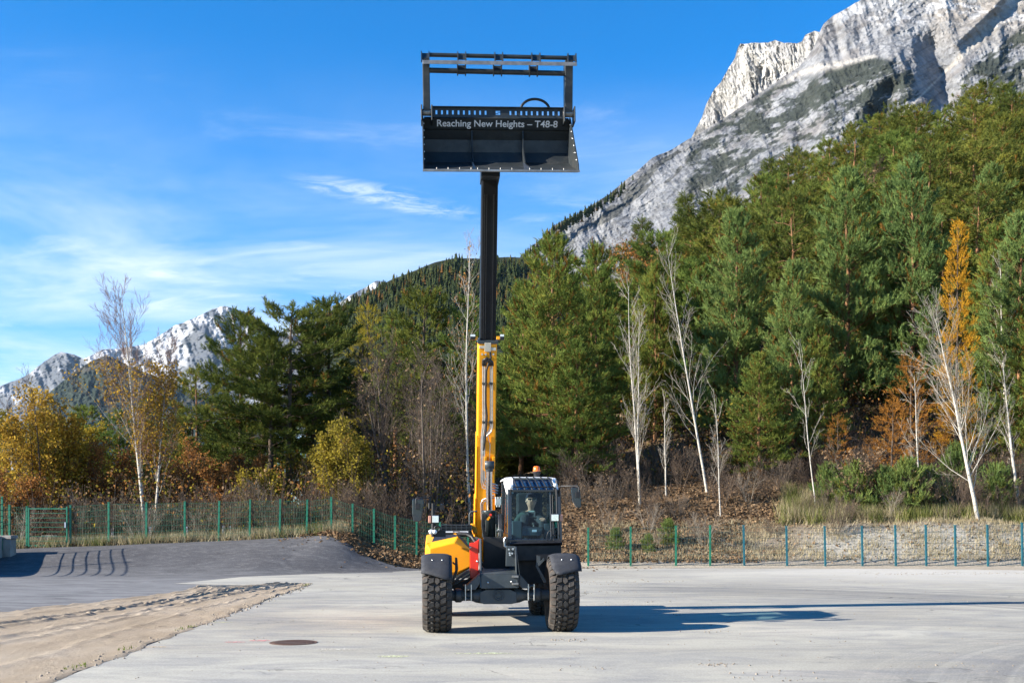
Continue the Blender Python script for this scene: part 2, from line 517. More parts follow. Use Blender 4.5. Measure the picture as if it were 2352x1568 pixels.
# ---- the pale lot
def lot_mat():
    m, n, l = newmat('lot_surface')
    tcn = n.new('ShaderNodeTexCoord'); sp = n.new('ShaderNodeSeparateXYZ'); l.new(tcn.outputs['Object'], sp.inputs[0])
    grain = mnoise(n, l, 34, 9, .8)
    big = mnoise(n, l, .16, 5, .6, stretch=(.6, 1.0, 1), dist=.6)
    med = mnoise(n, l, .75, 7, .65, stretch=(.6, 1.5, 1), dist=1.2)
    fine = mnoise(n, l, 3.0, 8, .7, stretch=(.5, 1.6, 1), dist=.6)
    c = mramp(n, l, big, [(.30, (.265, .245, .20)), (.5, (.40, .375, .305)), (.70, (.485, .458, .38))])
    c = mmix(n, l, mrange(n, l, med, .42, .66, 0, .75), c, (.22, .217, .212))
    c = mmix(n, l, mrange(n, l, fine, .52, .78, 0, .5), c, (.24, .235, .235))
    dust = mnoise(n, l, .5, 6, .7, stretch=(.45, 1.3, 1), dist=1.5)
    c = mmix(n, l, mrange(n, l, dust, .54, .72, 0, .6), c, (.52, .46, .37))
    # pale dust blown towards the far right
    far = n.new('ShaderNodeMath'); far.operation = 'MULTIPLY'
    l.new(mrange(n, l, sp.outputs['Y'], 27, 36), far.inputs[0]); l.new(mrange(n, l, sp.outputs['X'], 3, 12), far.inputs[1])
    fm = n.new('ShaderNodeMath'); fm.operation = 'MULTIPLY'; l.new(far.outputs[0], fm.inputs[0]); l.new(mrange(n, l, med, .3, .6, .2, .8), fm.inputs[1])
    c = mmix(n, l, fm.outputs[0], c, (.56, .53, .47))
    # tyre sweeps: arcs of dark rubber
    def arcs(cx, cy, r0, r1, freq, amt, x0=-99, x1=99):
        nonlocal c
        a = n.new('ShaderNodeVectorMath'); a.operation = 'DISTANCE'
        nd = n.new('ShaderNodeVectorMath'); nd.operation = 'MULTIPLY'; nd.inputs[1].default_value = (1, 1, 0)
        l.new(tcn.outputs['Object'], nd.inputs[0]); l.new(nd.outputs[0], a.inputs[0]); a.inputs[1].default_value = (cx, cy, 0)
        d = a.outputs['Value']
        band = n.new('ShaderNodeMath'); band.operation = 'MULTIPLY'
        l.new(mrange(n, l, d, r0, r0 + .4 * (r1 - r0)), band.inputs[0]); l.new(mrange(n, l, d, r1, r1 - .4 * (r1 - r0)), band.inputs[1])
        nz = n.new('ShaderNodeTexNoise'); nz.noise_dimensions = '1D'; nz.inputs['Scale'].default_value = freq; nz.inputs['Detail'].default_value = 5; nz.inputs['Roughness'].default_value = .7
        l.new(d, nz.inputs['W'])
        k = n.new('ShaderNodeMath'); k.operation = 'MULTIPLY'; l.new(band.outputs[0], k.inputs[0]); l.new(mrange(n, l, nz.outputs['Fac'], .36, .58), k.inputs[1])
        k2 = n.new('ShaderNodeMath'); k2.operation = 'MULTIPLY'; l.new(k.outputs[0], k2.inputs[0]); l.new(mrange(n, l, big, .3, .65, .25, 1), k2.inputs[1])
        k3 = n.new('ShaderNodeMath'); k3.operation = 'MULTIPLY'; l.new(k2.outputs[0], k3.inputs[0]); l.new(mrange(n, l, sp.outputs['X'], x0, x0 + 3), k3.inputs[1])
        k4 = n.new('ShaderNodeMath'); k4.operation = 'MULTIPLY'; l.new(k3.outputs[0], k4.inputs[0]); k4.inputs[1].default_value = amt
        c = mmix(n, l, k4.outputs[0], c, (.10, .10, .105))
    arcs(1.5, 16.0, 8.5, 15.5, 1.7, 1.0, 1.0)
    arcs(-3.0, 22.0, 2.0, 4.2, 3.0, .5)
    arcs(14, 8, 6, 12, 2.2, .8)
    arcs(-2, 60, 22.5, 25.5, 2.0, .5)
    c = mmix(n, l, mrange(n, l, grain, .50, .8, 0, .7), c, (.17, .168, .165))
    c = mmix(n, l, mrange(n, l, grain, .50, .22, 0, .5), c, (.62, .60, .56))
    # a few thin cracks
    vo = n.new('ShaderNodeTexVoronoi'); vo.feature = 'DISTANCE_TO_EDGE'; vo.inputs['Scale'].default_value = .42
    dn = n.new('ShaderNodeTexNoise'); dn.inputs['Scale'].default_value = 1.6; dn.inputs['Detail'].default_value = 6
    l.new(tcn.outputs['Object'], dn.inputs['Vector'])
    vm = n.new('ShaderNodeVectorMath'); vm.operation = 'MULTIPLY_ADD'; vm.inputs[1].default_value = (1.3, 1.3, 0); l.new(dn.outputs['Color'], vm.inputs[0]); l.new(tcn.outputs['Object'], vm.inputs[2])
    l.new(vm.outputs[0], vo.inputs['Vector'])
    ck = n.new('ShaderNodeMath'); ck.operation = 'MULTIPLY'; l.new(mrange(n, l, vo.outputs['Distance'], .010, .003, 0, .75), ck.inputs[0]); l.new(mrange(n, l, mnoise(n, l, .3, 3), .54, .62), ck.inputs[1])
    c = mmix(n, l, ck.outputs[0], c, (.07, .07, .068))
    mout(n, l, bsdf(n, l, c, .95, 0, mbump(n, l, grain, .35, .012), .12))
    return m
lotm = lot_mat()
pts = [(-4.35, -10), (-5.44, 30.25), (-6.9, 29.2), (-9.1, 30), (-8.1, 33.6), (-3.4, 38.0), (2, 39.3), (60, 39.7), (60, -10)]
me = bpy.data.meshes.new('lot')
bm = bmesh.new()
bm.faces.new([bm.verts.new((x, y, .006)) for x, y in pts])
bmesh.ops.triangulate(bm, faces=bm.faces)
bm.to_mesh(me); bm.free(); me.materials.append(lotm)
tag(link('lot', me), kind='structure')
# gritty verge between the lot and the right-hand fence
vx = np.arange(-3, 60, .25)
vt = np.linspace(0, 1, 8)
VX = np.repeat(vx[None], 8, 0)
edge = 39.2 - .55 * sstep(6, 22, vx) - 1.3 * sstep(13, 19, vx) + (fbm(vx * .8, vx * 0, 4, 4) - .5) * 1.1
VY = edge[None] + (40.6 - edge[None]) * vt[:, None]
VZ = np.maximum(H(VX, VY), 0) + .008 + .05 * np.sin(vt * math.pi)[:, None] * fbm(VX * 3, VY * 3, 5, 4) * (vt[:, None] > 0)
def grit_mat():
    m, n, l = newmat('grit')
    g = mnoise(n, l, 14, 9, .75)
    c = mramp(n, l, g, [(.3, (.20, .17, .12)), (.55, (.42, .36, .28)), (.75, (.55, .49, .40))])
    mout(n, l, bsdf(n, l, c, .95, 0, mbump(n, l, g, .8, .05), .1))
    return m
grit = grit_mat()
ii = np.arange(VX.size).reshape(VX.shape)
faces = np.stack([ii[:-1, :-1], ii[:-1, 1:], ii[1:, 1:], ii[1:, :-1]], -1).reshape(-1, 4)
tag(link('verge', fastmesh('verge', np.stack([VX, VY, VZ], -1), faces, grit, smooth=True)), kind='structure')

# ---- the strip of sand with wheel tracks
def sand_mat():
    m, n, l = newmat('sand')
    g = mnoise(n, l, 26, 9, .75)
    b = mnoise(n, l, .9, 6, .65, stretch=(1, .5, 1))
    c = mramp(n, l, b, [(.3, (.30, .235, .160)), (.5, (.37, .295, .210)), (.7, (.44, .365, .275))])
    c = mmix(n, l, mrange(n, l, g, .52, .78, 0, .6), c, (.19, .145, .10))
    mout(n, l, bsdf(n, l, c, .97, 0, mbump(n, l, g, .7, .035), .1))
    return m
sand = sand_mat()
sv = np.linspace(0, 1, 330); su = np.linspace(0, 1, 120)
SY = np.repeat((7.0 + (30.2 - 7.0) * sv)[:, None], 120, 1)
lx = interp(SY[:, 0], [(7, -13.5), (20.67, -9.5), (29.07, -6.95), (30.2, -6.2)])
rx_ = interp(SY[:, 0], [(7, -4.82), (11.9, -4.95), (30.2, -5.42)])
wob = (fbm(SY[:, 0] * 1.6, SY[:, 0] * 0 + 2, 9, 5) - .5)
SX = (lx + wob * .6)[:, None] + ((rx_ + wob * .34) - (lx + wob * .6))[:, None] * su[None]
SZ = .001 + .015 * fbm(SX * 1.2, SY * .8, 31, 5) + .022 * (fbm(SX * 6, SY * 6, 33, 4) - .3)
lumps = np.clip(fbm(SX * 3.5, SY * 2.5, 35, 4) - .58, 0, 1)
SZ += lumps * .05
for off, dep, per in ((.30, .06, 2.2), (.37, .07, 2.6), (.52, .045, 3), (.60, .04, 3.3), (.78, .03, 3.1), (.14, .03, 3)):
    c0 = off + .02 * np.sin(SY * .5 + off * 9)
    w = .022 * 23 / (SY + 12)
    SZ += -dep * np.exp(-((su[None] - c0) / w) ** 2) * (.7 + .5 * np.sign(np.sin(SY * per * 6))) + dep * .7 * np.exp(-((su[None] - c0 - 2.1 * w) / w) ** 2) * fbm(SX * 7, SY * 7, 41, 3) * 1.6
SZ += .012 * np.exp(-((su[None] - .985) / .02) ** 2) * fbm(SX * 4, SY * 4, 37, 4) + .05 * np.exp(-((su[None] - .012) / .03) ** 2) * fbm(SX * 3, SY * 3, 38, 4)
hp = np.exp(-(((SX + 7.55) / .75) ** 2 + ((SY - 27.0) / .9) ** 2))
SZ += hp * .09 * (.5 + fbm(SX * 5, SY * 5, 51, 4))
edge_m = np.minimum(np.minimum(su[None] / .012, (1 - su[None]) / .008), (1 - sv[:, None]) / .006)
SZ = np.where(edge_m < 1, .009 + (SZ - .009) * np.clip(edge_m, 0, 1), np.maximum(SZ, .011))
ii = np.arange(SX.size).reshape(SX.shape)
faces = np.stack([ii[:-1, :-1], ii[:-1, 1:], ii[1:, 1:], ii[1:, :-1]], -1).reshape(-1, 4)
tag(link('sand_strip', fastmesh('sand_strip', np.stack([SX, SY, SZ], -1), faces, sand, smooth=True)), kind='structure')

# ------------------------------------------------------------------ mountains: relief sheets, metres
rock_mat = vcolmat('mountain_rock', .05, 1.0, 16.0, .95, .5)
def sheet(name, px0, px1, ncol, ridge, base, Yr, Yb, nrow, amp, colf, rough_ridge=3.0, seed=0, power=1.0, extra=None, sx=220., sy=330.):
    px = np.linspace(px0, px1, ncol)
    v = np.linspace(0, 1, nrow)
    rp = interp(px, ridge) + (fbm(px * .045, px * 0, seed + 5, 5) - .5) * 2 * rough_ridge
    bp = interp(px, base)
    PX = np.repeat(px[None], nrow, 0)
    PY = bp[None] + (rp - bp)[None] * v[:, None]
    yr, yb_ = interp(px, Yr), interp(px, Yb)
    Y = yb_[None] + (yr - yb_)[None] * (v[:, None] ** power)
    Ym = float(np.mean(yr))
    mx, mz = PX / F * Ym, -PY / F * Ym
    wx = mx + 60 * (fbm(mx / 140, mz / 140, seed + 70, 3) - .5)
    wz = mz + 60 * (fbm(mx / 140, mz / 140, seed + 71, 3) - .5)
    r = fbm(wx / sx, wz / sy, seed + 1, 7, .55, True)
    r2 = fbm((wx * .8 + wz * .5) / (sx * .33), (wz * .8 - wx * .3) / (sy * .6), seed + 2, 6, .6)
    r3 = fbm((wx * .9 + wz * .4) / (sx * .16), (wz * .9 - wx * .4) / (sy * .2), seed + 3, 5, .65, True)
    r4 = fbm((wx * .9 + wz * .45) / (sx * .055), (wz * .9 - wx * .45) / (sy * .045), seed + 4, 4, .6, True)
    rel = -amp * (r - .5) - amp * .55 * (r2 - .5) - amp * .30 * (r3 - .5) - amp * .13 * (r4 - .5)
    if extra is not None:
        rel = rel + extra(PX, PY)
    Y = Y + rel * np.clip(v[:, None] * 6, .2, 1)
    X = (PX - CX) / F * Y
    Z = CH + (HY - PY) / F * Y
    # back slope, falling away behind the ridge
    XB, YB, ZB = [X], [Y], [Z]
    for k in (1, 2, 3):
        XB.append(X[-1:] + 0 * X[-1:]); YB.append(Y[-1:] + 160 * k); ZB.append(Z[-1:] - 130 * k * k)
    cols = colf(PX, PY, mx, mz, v[:, None] + 0 * PX, rp[None] + 0 * PX, rel)
    cols = np.concatenate([cols] + [cols[-1:]] * 3, 0)
    X, Y, Z = np.concatenate(XB), np.concatenate(YB), np.concatenate(ZB)
    ii = np.arange(X.size).reshape(X.shape)
    faces = np.stack([ii[:-1, :-1], ii[:-1, 1:], ii[1:, 1:], ii[1:, :-1]], -1).reshape(-1, 4)
    me = fastmesh(name, np.stack([X, Y, Z], -1), faces, rock_mat, smooth=True, col=cols.reshape(-1, 3))
    return tag(link(name, me), kind='structure'), (px, rp, yr)

def lerp3(a, b, t):
    return np.asarray(a, float) * (1 - t[..., None]) + np.asarray(b, float) * t[..., None]

# right-hand rock mountain
def tent(PX, PY, x0, y0, x1, y1, w):
    """signed distance (photo units) to the line p0-p1, positive on its right/lower side"""
    dx, dy = x1 - x0, y1 - y0
    L = math.hypot(dx, dy)
    return ((PX - x0) * dy - (PY - y0) * dx) / L, ((PX - x0) * dx + (PY - y0) * dy) / L / L
def main_extra(PX, PY):
    e = np.zeros_like(PX)
    # buttress whose right flank falls into a shaded bowl
    e += -50 * np.exp(-((PX - 2060 + .15 * (PY - 150)) / 70) ** 2) * sstep(70, 130, PY) * (1 - sstep(230, 300, PY))
    e += 120 * np.exp(-((PX - 2150 - .25 * (PY - 150)) / 34) ** 2) * .7 * sstep(60, 120, PY) * (1 - sstep(240, 290, PY))
    e += 60 * np.exp(-((PX - 2035 + .3 * (PY - 230)) / 26) ** 2) * sstep(170, 215, PY)
    # chute on the far right with a shaded rib beside it
    cx = 2325 - 1.02 * (PY - 10)
    e += -38 * np.exp(-((PX - (cx - 36)) / 16) ** 2) * (1 - sstep(60, 120, PY)) + 14 * np.exp(-((PX - cx) / 22) ** 2)
    # shoulder on the skyline and gullies at its left
    e += 60 * np.exp(-((PX - 1905 - .1 * (PY - 90)) / 22) ** 2) * (1 - sstep(140, 190, PY)) * .6
    e += 34 * np.exp(-((PX - 1925 - .2 * (PY - 90)) / 10) ** 2) * (1 - sstep(120, 150, PY))
    e += -30 * np.exp(-((PX - 1560) / 110) ** 2) * sstep(360, 420, PY)
    return e
L1 = [(1190, 700), (1500, 420), (1600, 316), (1700, 250), (1780, 195), (1835, 172), (1930, 150), (2010, 128), (2090, 150), (2140, 260), (2200, 300), (2210, 160), (2352, 60)]
def main_col(PX, PY, mx, mz, v, rp, rel):
    n1 = fbm(mx / 130, mz / 70, 201, 5)
    n2 = fbm(mx / 35, mz / 35, 202, 5)
    n3 = fbm((mx + mz * .8) / 90, (mz - mx * .8) / 22, 203, 5)
    c = lerp3((.25, .26, .28), (.42, .42, .42), np.clip(n2 * 1.6 - .3, 0, 1))
    c = c * (1 - .22 * sstep(.5, .72, n3)[..., None] * np.array([.8, 1, 1.15]))
    top = sstep(150, 30, PY)                                    # brownish grass and first snow dust high up
    c = c * (1 - (sstep(.48, .62, n1) * top * .6)[..., None]) + np.array([.36, .31, .25]) * (sstep(.48, .62, n1) * top * .6)[..., None]
    sn = sstep(.52, .66, fbm(mx / 26, mz / 12, 204, 4)) * sstep(110, 0, PY)
    c = c * (1 - .75 * sn[..., None]) + np.array([.72, .72, .72]) * .75 * sn[..., None]
    n4 = fbm((mx * .9 + mz * .5) / 40, (mz * .9 - mx * .5) / 14, 205, 5, .6, True)
    c = c * (1.0 - .32 * sstep(.40, .75, n4))[..., None]
    # dwarf pine below the ledge
    l1 = interp(PX, L1)
    reg = sstep(-6, 10, PY - l1) * (1 - sstep(90, 200, PY - l1) * .55) * sstep(1560, 1640, PX) * (1 - sstep(2090, 2110, PX) * (1 - sstep(2200, 2230, PX)))
    reg2 = sstep(1205, 1260, PX) * sstep(1520, 1330, PX) * sstep(45, 0, PY - rp) * .75
    veg = np.clip(sstep(.52, .60, fbm((mx + mz * .6) / 42, (mz - mx * .5) / 15, 208, 6, .68)) * sstep(1480, 1640, PX) * sstep(0, 25, PY - l1) * .9 + reg * sstep(.48, .57, fbm((mx + mz * .5) / 75, (mz - mx * .45) / 26, 207, 6, .68) + .04 * sstep(60, 0, np.abs(PY - l1 - 22))) + reg2 * sstep(.42, .5, n2), 0, 1)
    low = sstep(1640, 1560, PX) * sstep(.58, .62, n3) * .6
    veg = np.clip(veg + low * (PY > l1 - 40), 0, 1)
    veg = veg * .9
    c = c * (1 - veg[..., None]) + np.array([.034, .044, .030]) * veg[..., None]
    # scree ledge and scree chute
    led = np.exp(-((PY - interp(PX, [(1780, 205), (1835, 172), (1880, 158), (1930, 150), (2010, 131)]) + 2) / (4 + 5 * np.exp(-((PX - 1900) / 60) ** 2))) ** 2) * sstep(1770, 1830, PX) * sstep(2030, 1990, PX)
    chw = 4 + 12 * sstep(190, 60, PY)
    ch = np.exp(-((PX - (2330 - 1.02 * (PY - 10))) / chw) ** 2)
    sc = np.clip(led + ch, 0, 1)
    return c * (1 - sc[..., None]) + np.array([.56, .52, .46]) * sc[..., None]
main_ridge = [(1150, 640), (1190, 594), (1230, 560), (1270, 520), (1300, 502), (1330, 490), (1400, 445), (1430, 420), (1500, 362), (1545, 342), (1580, 320), (1620, 300), (1700, 246), (1780, 190), (1835, 155), (1868, 112), (1882, 75), (1892, 55), (1915, 36), (1950, 16), (1990, -8), (2100, -60), (2250, -110), (2420, -150)]
tag(sheet('rock_mountain', 1150, 2420, 660, main_ridge, [(1150, 720), (1500, 640), (1900, 400), (2420, 320)],
      [(1150, 1900), (1500, 2150), (1850, 2350), (2420, 2500)], [(1150, 1750), (1500, 1700), (1900, 1750), (2420, 1800)], 330, 70, main_col, 2.2, 10, 1.0, main_extra)[0], 'grey rock mountain with dwarf pine and scree filling the upper right', 'mountain')
# bright cliff behind it, turned to the sun
def cliff_col(PX, PY, mx, mz, v, rp, rel):
    n2 = fbm(mx / 18, mz / 90, 302, 5)
    n3 = fbm(mx / 60, mz / 40, 303, 4)
    c = lerp3((.46, .445, .415), (.70, .675, .63), np.clip(n2 * 1.7 - .35, 0, 1))
    g = sstep(.5, .66, n3)[..., None]
    return (c * (1 - .5 * g) + np.array([.38, .38, .40]) * .5 * g) * 1.0
cliff_ridge = [(1560, 350), (1585, 322), (1600, 292), (1612, 270), (1622, 240), (1640, 205), (1655, 190), (1672, 160), (1688, 135), (1694, 112), (1700, 100), (1740, 99), (1765, 98), (1780, 92), (1800, 98), (1830, 100), (1842, 96), (1850, 80), (1870, 72), (1888, 76), (1930, 90)]
tag(sheet('cliff', 1560, 1930, 270, cliff_ridge, [(1560, 360), (1700, 290), (1930, 200)],
      [(1560, 3000), (1700, 2800), (1930, 2480)], [(1560, 2960), (1700, 2700), (1930, 2400)], 190, 90, cliff_col, 2.0, 40, 1.0, None, 90., 420.)[0], 'cream sunlit limestone cliff behind the grey mountain shoulder', 'cliff')

# snowy range on the left
def range_col(PX, PY, mx, mz, v, rp, rel):
    n1 = fbm(mx / 500, mz / 360, 401, 5)
    n3 = fbm((mx - mz * .9) / 760, (mz + mx * .9) / 190, 403, 5, .42)
    c = lerp3((.16, .175, .20), (.30, .31, .33), np.clip(n3 * 1.6 - .3, 0, 1))
    d = PY - rp
    s = sstep(.50, .60, -.05 * sstep(330, 120, PX) + n3 * .6 + n1 * .4 + .06 * sstep(30, 0, d) - .10 * sstep(60, 120, d))
    s = np.clip(s + sstep(.60, .66, n1) * .6 * sstep(140, 60, d), 0, 1)
    return (c * (1 - s[..., None]) + np.array([.82, .83, .86]) * s[..., None]) * .72
range_ridge = [(-120, 945), (-40, 905), (0, 886), (60, 862), (100, 833), (125, 815), (140, 808), (165, 813), (192, 824), (235, 803), (280, 800), (330, 790), (380, 762), (400, 748), (450, 728), (490, 708), (515, 702), (535, 708), (575, 722), (600, 738), (640, 765), (690, 740), (740, 712), (780, 695), (815, 672), (865, 645), (900, 650), (1000, 690)]
tag(sheet('snowy_range', -120, 1000, 420, range_ridge, [(-120, 990), (400, 940), (1000, 900)],
      [(-120, 14500), (500, 13600), (1000, 13000)], [(-120, 13300), (500, 12000), (1000, 11600)], 140, 760, range_col, 2.5, 60, 1.0, None, 960., 1600.)[0], 'snow-dusted rocky range in the far left distance', 'mountain range')
# blue wooded foothill in front of it
def foot_col(PX, PY, mx, mz, v, rp, rel):
    n = fbm(mx / 40, mz / 40, 501, 5); g = fbm(mx / 260, mz / 140, 502, 4)
    c = lerp3((.022, .034, .026), (.050, .062, .036), np.clip(n * 1.6 - .3, 0, 1))
    s = sstep(.55, .68, g)[..., None] * .5
    return c * (1 - s) + np.array([.13, .10, .07]) * s
tag(sheet('wooded_foothill', 60, 620, 200, [(60, 960), (120, 895), (175, 850), (205, 833), (240, 816), (262, 822), (300, 842), (380, 872), (460, 905), (620, 950)], [(60, 1010), (620, 1000)],
      [(60, 8200), (620, 7900)], [(60, 7400), (620, 7000)], 90, 250, foot_col, 1.5, 80)[0], 'bluish wooded foothill below the snowy range at left', 'hill')
# dark wooded hill behind the boom
def wood_col(PX, PY, mx, mz, v, rp, rel):
    n = fbm(mx / 30, mz / 30, 601, 4)
    return lerp3((.018, .026, .012), (.04, .05, .022), np.clip(n * 1.5 - .25, 0, 1))
wood_ridge = [(700, 770), (760, 722), (800, 692), (850, 668), (900, 642), (950, 622), (1000, 602), (1050, 592), (1110, 594), (1160, 590), (1210, 592), (1260, 610), (1330, 650)]
_, (wpx, wrp, wyr) = sheet('wooded_hill', 700, 1330, 160, wood_ridge, [(700, 860), (1330, 800)], [(700, 1500), (1330, 1650)], [(700, 1150), (1330, 1200)], 60, 30, wood_col, 1.0, 90)
tag(_, 'dark conifer-covered hill behind the raised boom', 'hill')

# far woods on that hill and along the mountain's lower ridge: one mass
def far_conifers(pts, seed):
    r = np.random.default_rng(seed)
    vs, fs, mi = [], [], []
    b = 0
    for (x, y, z, h) in pts:
        tiers = 4
        k = 6
        w = h * r.uniform(.16, .26)
        ph = r.uniform(0, 6)
        ms = r.choice([0, 0, 0, 1, 2], p=[.3, .3, .2, .15, .05])
        for t in range(tiers):
            z0 = z + h * (.08 + .22 * t)
            rr = w * (1 - .21 * t)
            a = ph + t + np.arange(k) * 2 * math.pi / k
            ring = np.stack([x + rr * np.cos(a) * r.uniform(.6, 1.25, k), y + rr * np.sin(a) * r.uniform(.6, 1.25, k), z0 + r.uniform(-.05, .03, k) * h], -1)
            vs.append(ring); vs.append([[x, y, min(z0 + h * .36, z + h)]])
            fs += [(b + i, b + (i + 1) % k, b + k) for i in range(k)]
            mi += [ms] * k
            b += k + 1
    return np.concatenate([np.asarray(q) for q in vs]), fs, mi
far_green = foliage('far_needles', [(0, (.020, .030, .014)), (.5, (.034, .046, .020)), (1, (.055, .066, .026))], .02, .1)
far_olive = foliage('far_olive', [(0, (.05, .048, .018)), (1, (.08, .07, .022))], .02, .1)
far_rust = foliage('far_rust', [(0, (.10, .055, .02)), (1, (.15, .075, .025))], .02, .1)
r = np.random.default_rng(77)
pts = []
for _ in range(3000):
    px = r.uniform(735, 1300)
    t = r.uniform(0, 1) ** .8
    rp = np.interp(px, wpx, wrp)
    py = rp + 4 + (790 - rp) * (1 - t)
    if py < rp + 4: continue
    Yr = np.interp(px, wpx, wyr); Yb = 1170.
    bp = np.interp(px, [700, 1330], [860, 800])
    vv = (bp - py) / (bp - rp)
    Y = Yb + (Yr - Yb) * vv
    p = W(px, py, Y - 12)
    if fbm(np.array([p.x / 60]), np.array([p.z / 22]), 91, 3)[0] < .36: continue
    pts.append((p.x, p.y, p.z - 4, r.uniform(6, 13) + 9 * r.uniform() ** 3))
vs, fs, mi = far_conifers(pts, 5)
tag(link('distant_wood', fastmesh('distant_wood', vs, fs, [far_green, far_olive, far_rust], mi, False)), 'dense dark conifer wood covering the distant hill behind the boom', 'forest', None, 'stuff')
pts = []
for _ in range(260):
    px = r.uniform(1195, 1470)
    rp = np.interp(px, [p[0] for p in main_ridge], [p[1] for p in main_ridge])
    py = rp + abs(r.normal(0, 9)) + 2
    if r.uniform() < (px - 1340) / 130: continue
    Y = np.interp(px, [1150, 1500], [1900, 2150]) - 60
    p = W(px, py, Y)
    pts.append((p.x, p.y, p.z - 6, r.uniform(9, 17)))
vs, fs, mi = far_conifers(pts, 6)
tag(link('ridge_wood', fastmesh('ridge_wood', vs, fs, [far_green, far_olive, far_rust], mi, False)), 'sparse dark conifers along the lower left ridge of the rock mountain', 'forest', None, 'stuff')

# ------------------------------------------------------------------ vegetation
bark = simple('bark', (.10, .075, .055), .95, 0, .5, 5, None, .6, .1)
bark_orange = simple('pine_bark', (.22, .115, .06), .95, 0, .5, 4, ((.07, .055, .045), .7), .6, .1)
def birch_mat():
    m, n, l = newmat('birch_bark')
    f = mnoise(n, l, 7, 4, .7, stretch=(1, 1, 4))
    g = mnoise(n, l, 1.3, 3, .6)
    c = mmix(n, l, mrange(n, l, g, .4, .7), (.52, .48, .41), (.37, .345, .295))
    c = mmix(n, l, mrange(n, l, f, .57, .64), c, (.055, .045, .04))
    mout(n, l, bsdf(n, l, c, .8, 0, None, .2))
    return m
birch = birch_mat()
twig_pale = simple('twig_pale', (.30, .26, .205), .9, 0, .25, 3)
twig_red = simple('twig_red', (.17, .105, .085), .9, 0, .3, 3)
twig_brown = simple('twig_brown', (.085, .058, .040), .95, 0, .4, 2)
twig_grey = simple('twig_grey', (.13, .10, .075), .95, 0, .4, 2)
needle = foliage('pine_needles', [(0, (.062, .100, .028)), (.35, (.112, .165, .040)), (.7, (.172, .222, .050)), (1, (.27, .265, .055))], .9, .26)
needle_dk = foliage('dark_needles', [(0, (.040, .062, .019)), (.5, (.082, .11, .027)), (1, (.18, .19, .038))], .8, .22)
needle_blue = foliage('young_needles', [(0, (.085, .138, .050)), (.5, (.145, .212, .068)), (1, (.25, .30, .080))], .9, .26)
needle_olive = foliage('olive_needles', [(0, (.062, .088, .026)), (.5, (.118, .145, .036)), (1, (.235, .225, .042))], .6, .25)
needle_old = foliage('old_needles', [(0, (.12, .062, .018)), (1, (.26, .14, .032))], 1.5, .3)
larch_gold = foliage('larch_gold', [(0, (.32, .16, .02)), (.5, (.48, .245, .025)), (1, (.60, .34, .035))], 1.5, .35)
larch_rust = foliage('larch_rust', [(0, (.20, .085, .02)), (1, (.42, .19, .04))], 1.5, .3)
leaf_gold = foliage('leaf_gold', [(0, (.20, .125, .025)), (.5, (.37, .23, .035)), (1, (.54, .36, .06))], .8, .35)
leaf_olive = foliage('leaf_olive', [(0, (.11, .09, .02)), (.5, (.22, .18, .03)), (1, (.40, .30, .04))], .7, .35)
leaf_rust = foliage('leaf_rust', [(0, (.13, .06, .025)), (.5, (.26, .12, .04)), (1, (.42, .20, .06))], .9, .3)
leaf_dry = foliage('leaf_dry', [(0, (.075, .047, .028)), (.5, (.165, .105, .060)), (1, (.32, .22, .13))], 2.0, .15)
leaf_green = foliage('leaf_green', [(0, (.06, .09, .02)), (.5, (.12, .17, .03)), (1, (.25, .27, .05))], 1.2, .35)
straw = foliage('dry_grass', [(0, (.20, .16, .09)), (.5, (.36, .30, .18)), (1, (.50, .43, .28))], 1.2, .25)
green_grass = foliage('green_grass', [(0, (.08, .10, .03)), (.5, (.16, .18, .05)), (1, (.30, .28, .10))], 1.2, .25)

def tuft_template(r, K, L, nl, wd, spread=(25, 65)):
    t = []
    for i in range(K):
        a = (i + r.uniform(0, .8)) / K
        base = np.array([0, 0, a * L])
        th = math.radians(r.uniform(*spread)) * (1.15 - .7 * a)
        ph = r.uniform(0, 2 * math.pi)
        d = np.array([math.sin(th) * math.cos(ph), math.sin(th) * math.sin(ph), math.cos(th)])
        s = np.cross(d, r.normal(size=3)); s /= np.linalg.norm(s)
        ln = nl * r.uniform(.75, 1.2)
        t.append([base - s * wd / 2, base + s * wd / 2, base + d * ln])
    return np.array(t).reshape(-1, 3)

def place_tufts(pos, dirs, scl, tmpl_list, r):
    pos, dirs, scl = np.asarray(pos), np.asarray(dirs), np.asarray(scl)
    dirs = dirs / np.linalg.norm(dirs, axis=1, keepdims=True)
    ref = r.normal(size=dirs.shape)
    u = np.cross(dirs, ref); u /= np.linalg.norm(u, axis=1, keepdims=True)
    v = np.cross(dirs, u)
    out = []
    which = r.integers(0, len(tmpl_list), len(pos))
    order = []
    for k, t in enumerate(tmpl_list):
        q = which == k
        P = pos[q][:, None] + scl[q][:, None, None] * (t[None, :, 0:1] * u[q][:, None] + t[None, :, 1:2] * v[q][:, None] + t[None, :, 2:3] * dirs[q][:, None])
        out.append(P.reshape(-1, 3)); order.append(np.nonzero(q)[0])
    V = np.concatenate(out)
    Fc = np.arange(len(V)).reshape(-1, 3)
    tri_of = np.concatenate([np.repeat(o, len(t) // 3) for o, t in zip(order, tmpl_list)])
    return V, Fc, tri_of

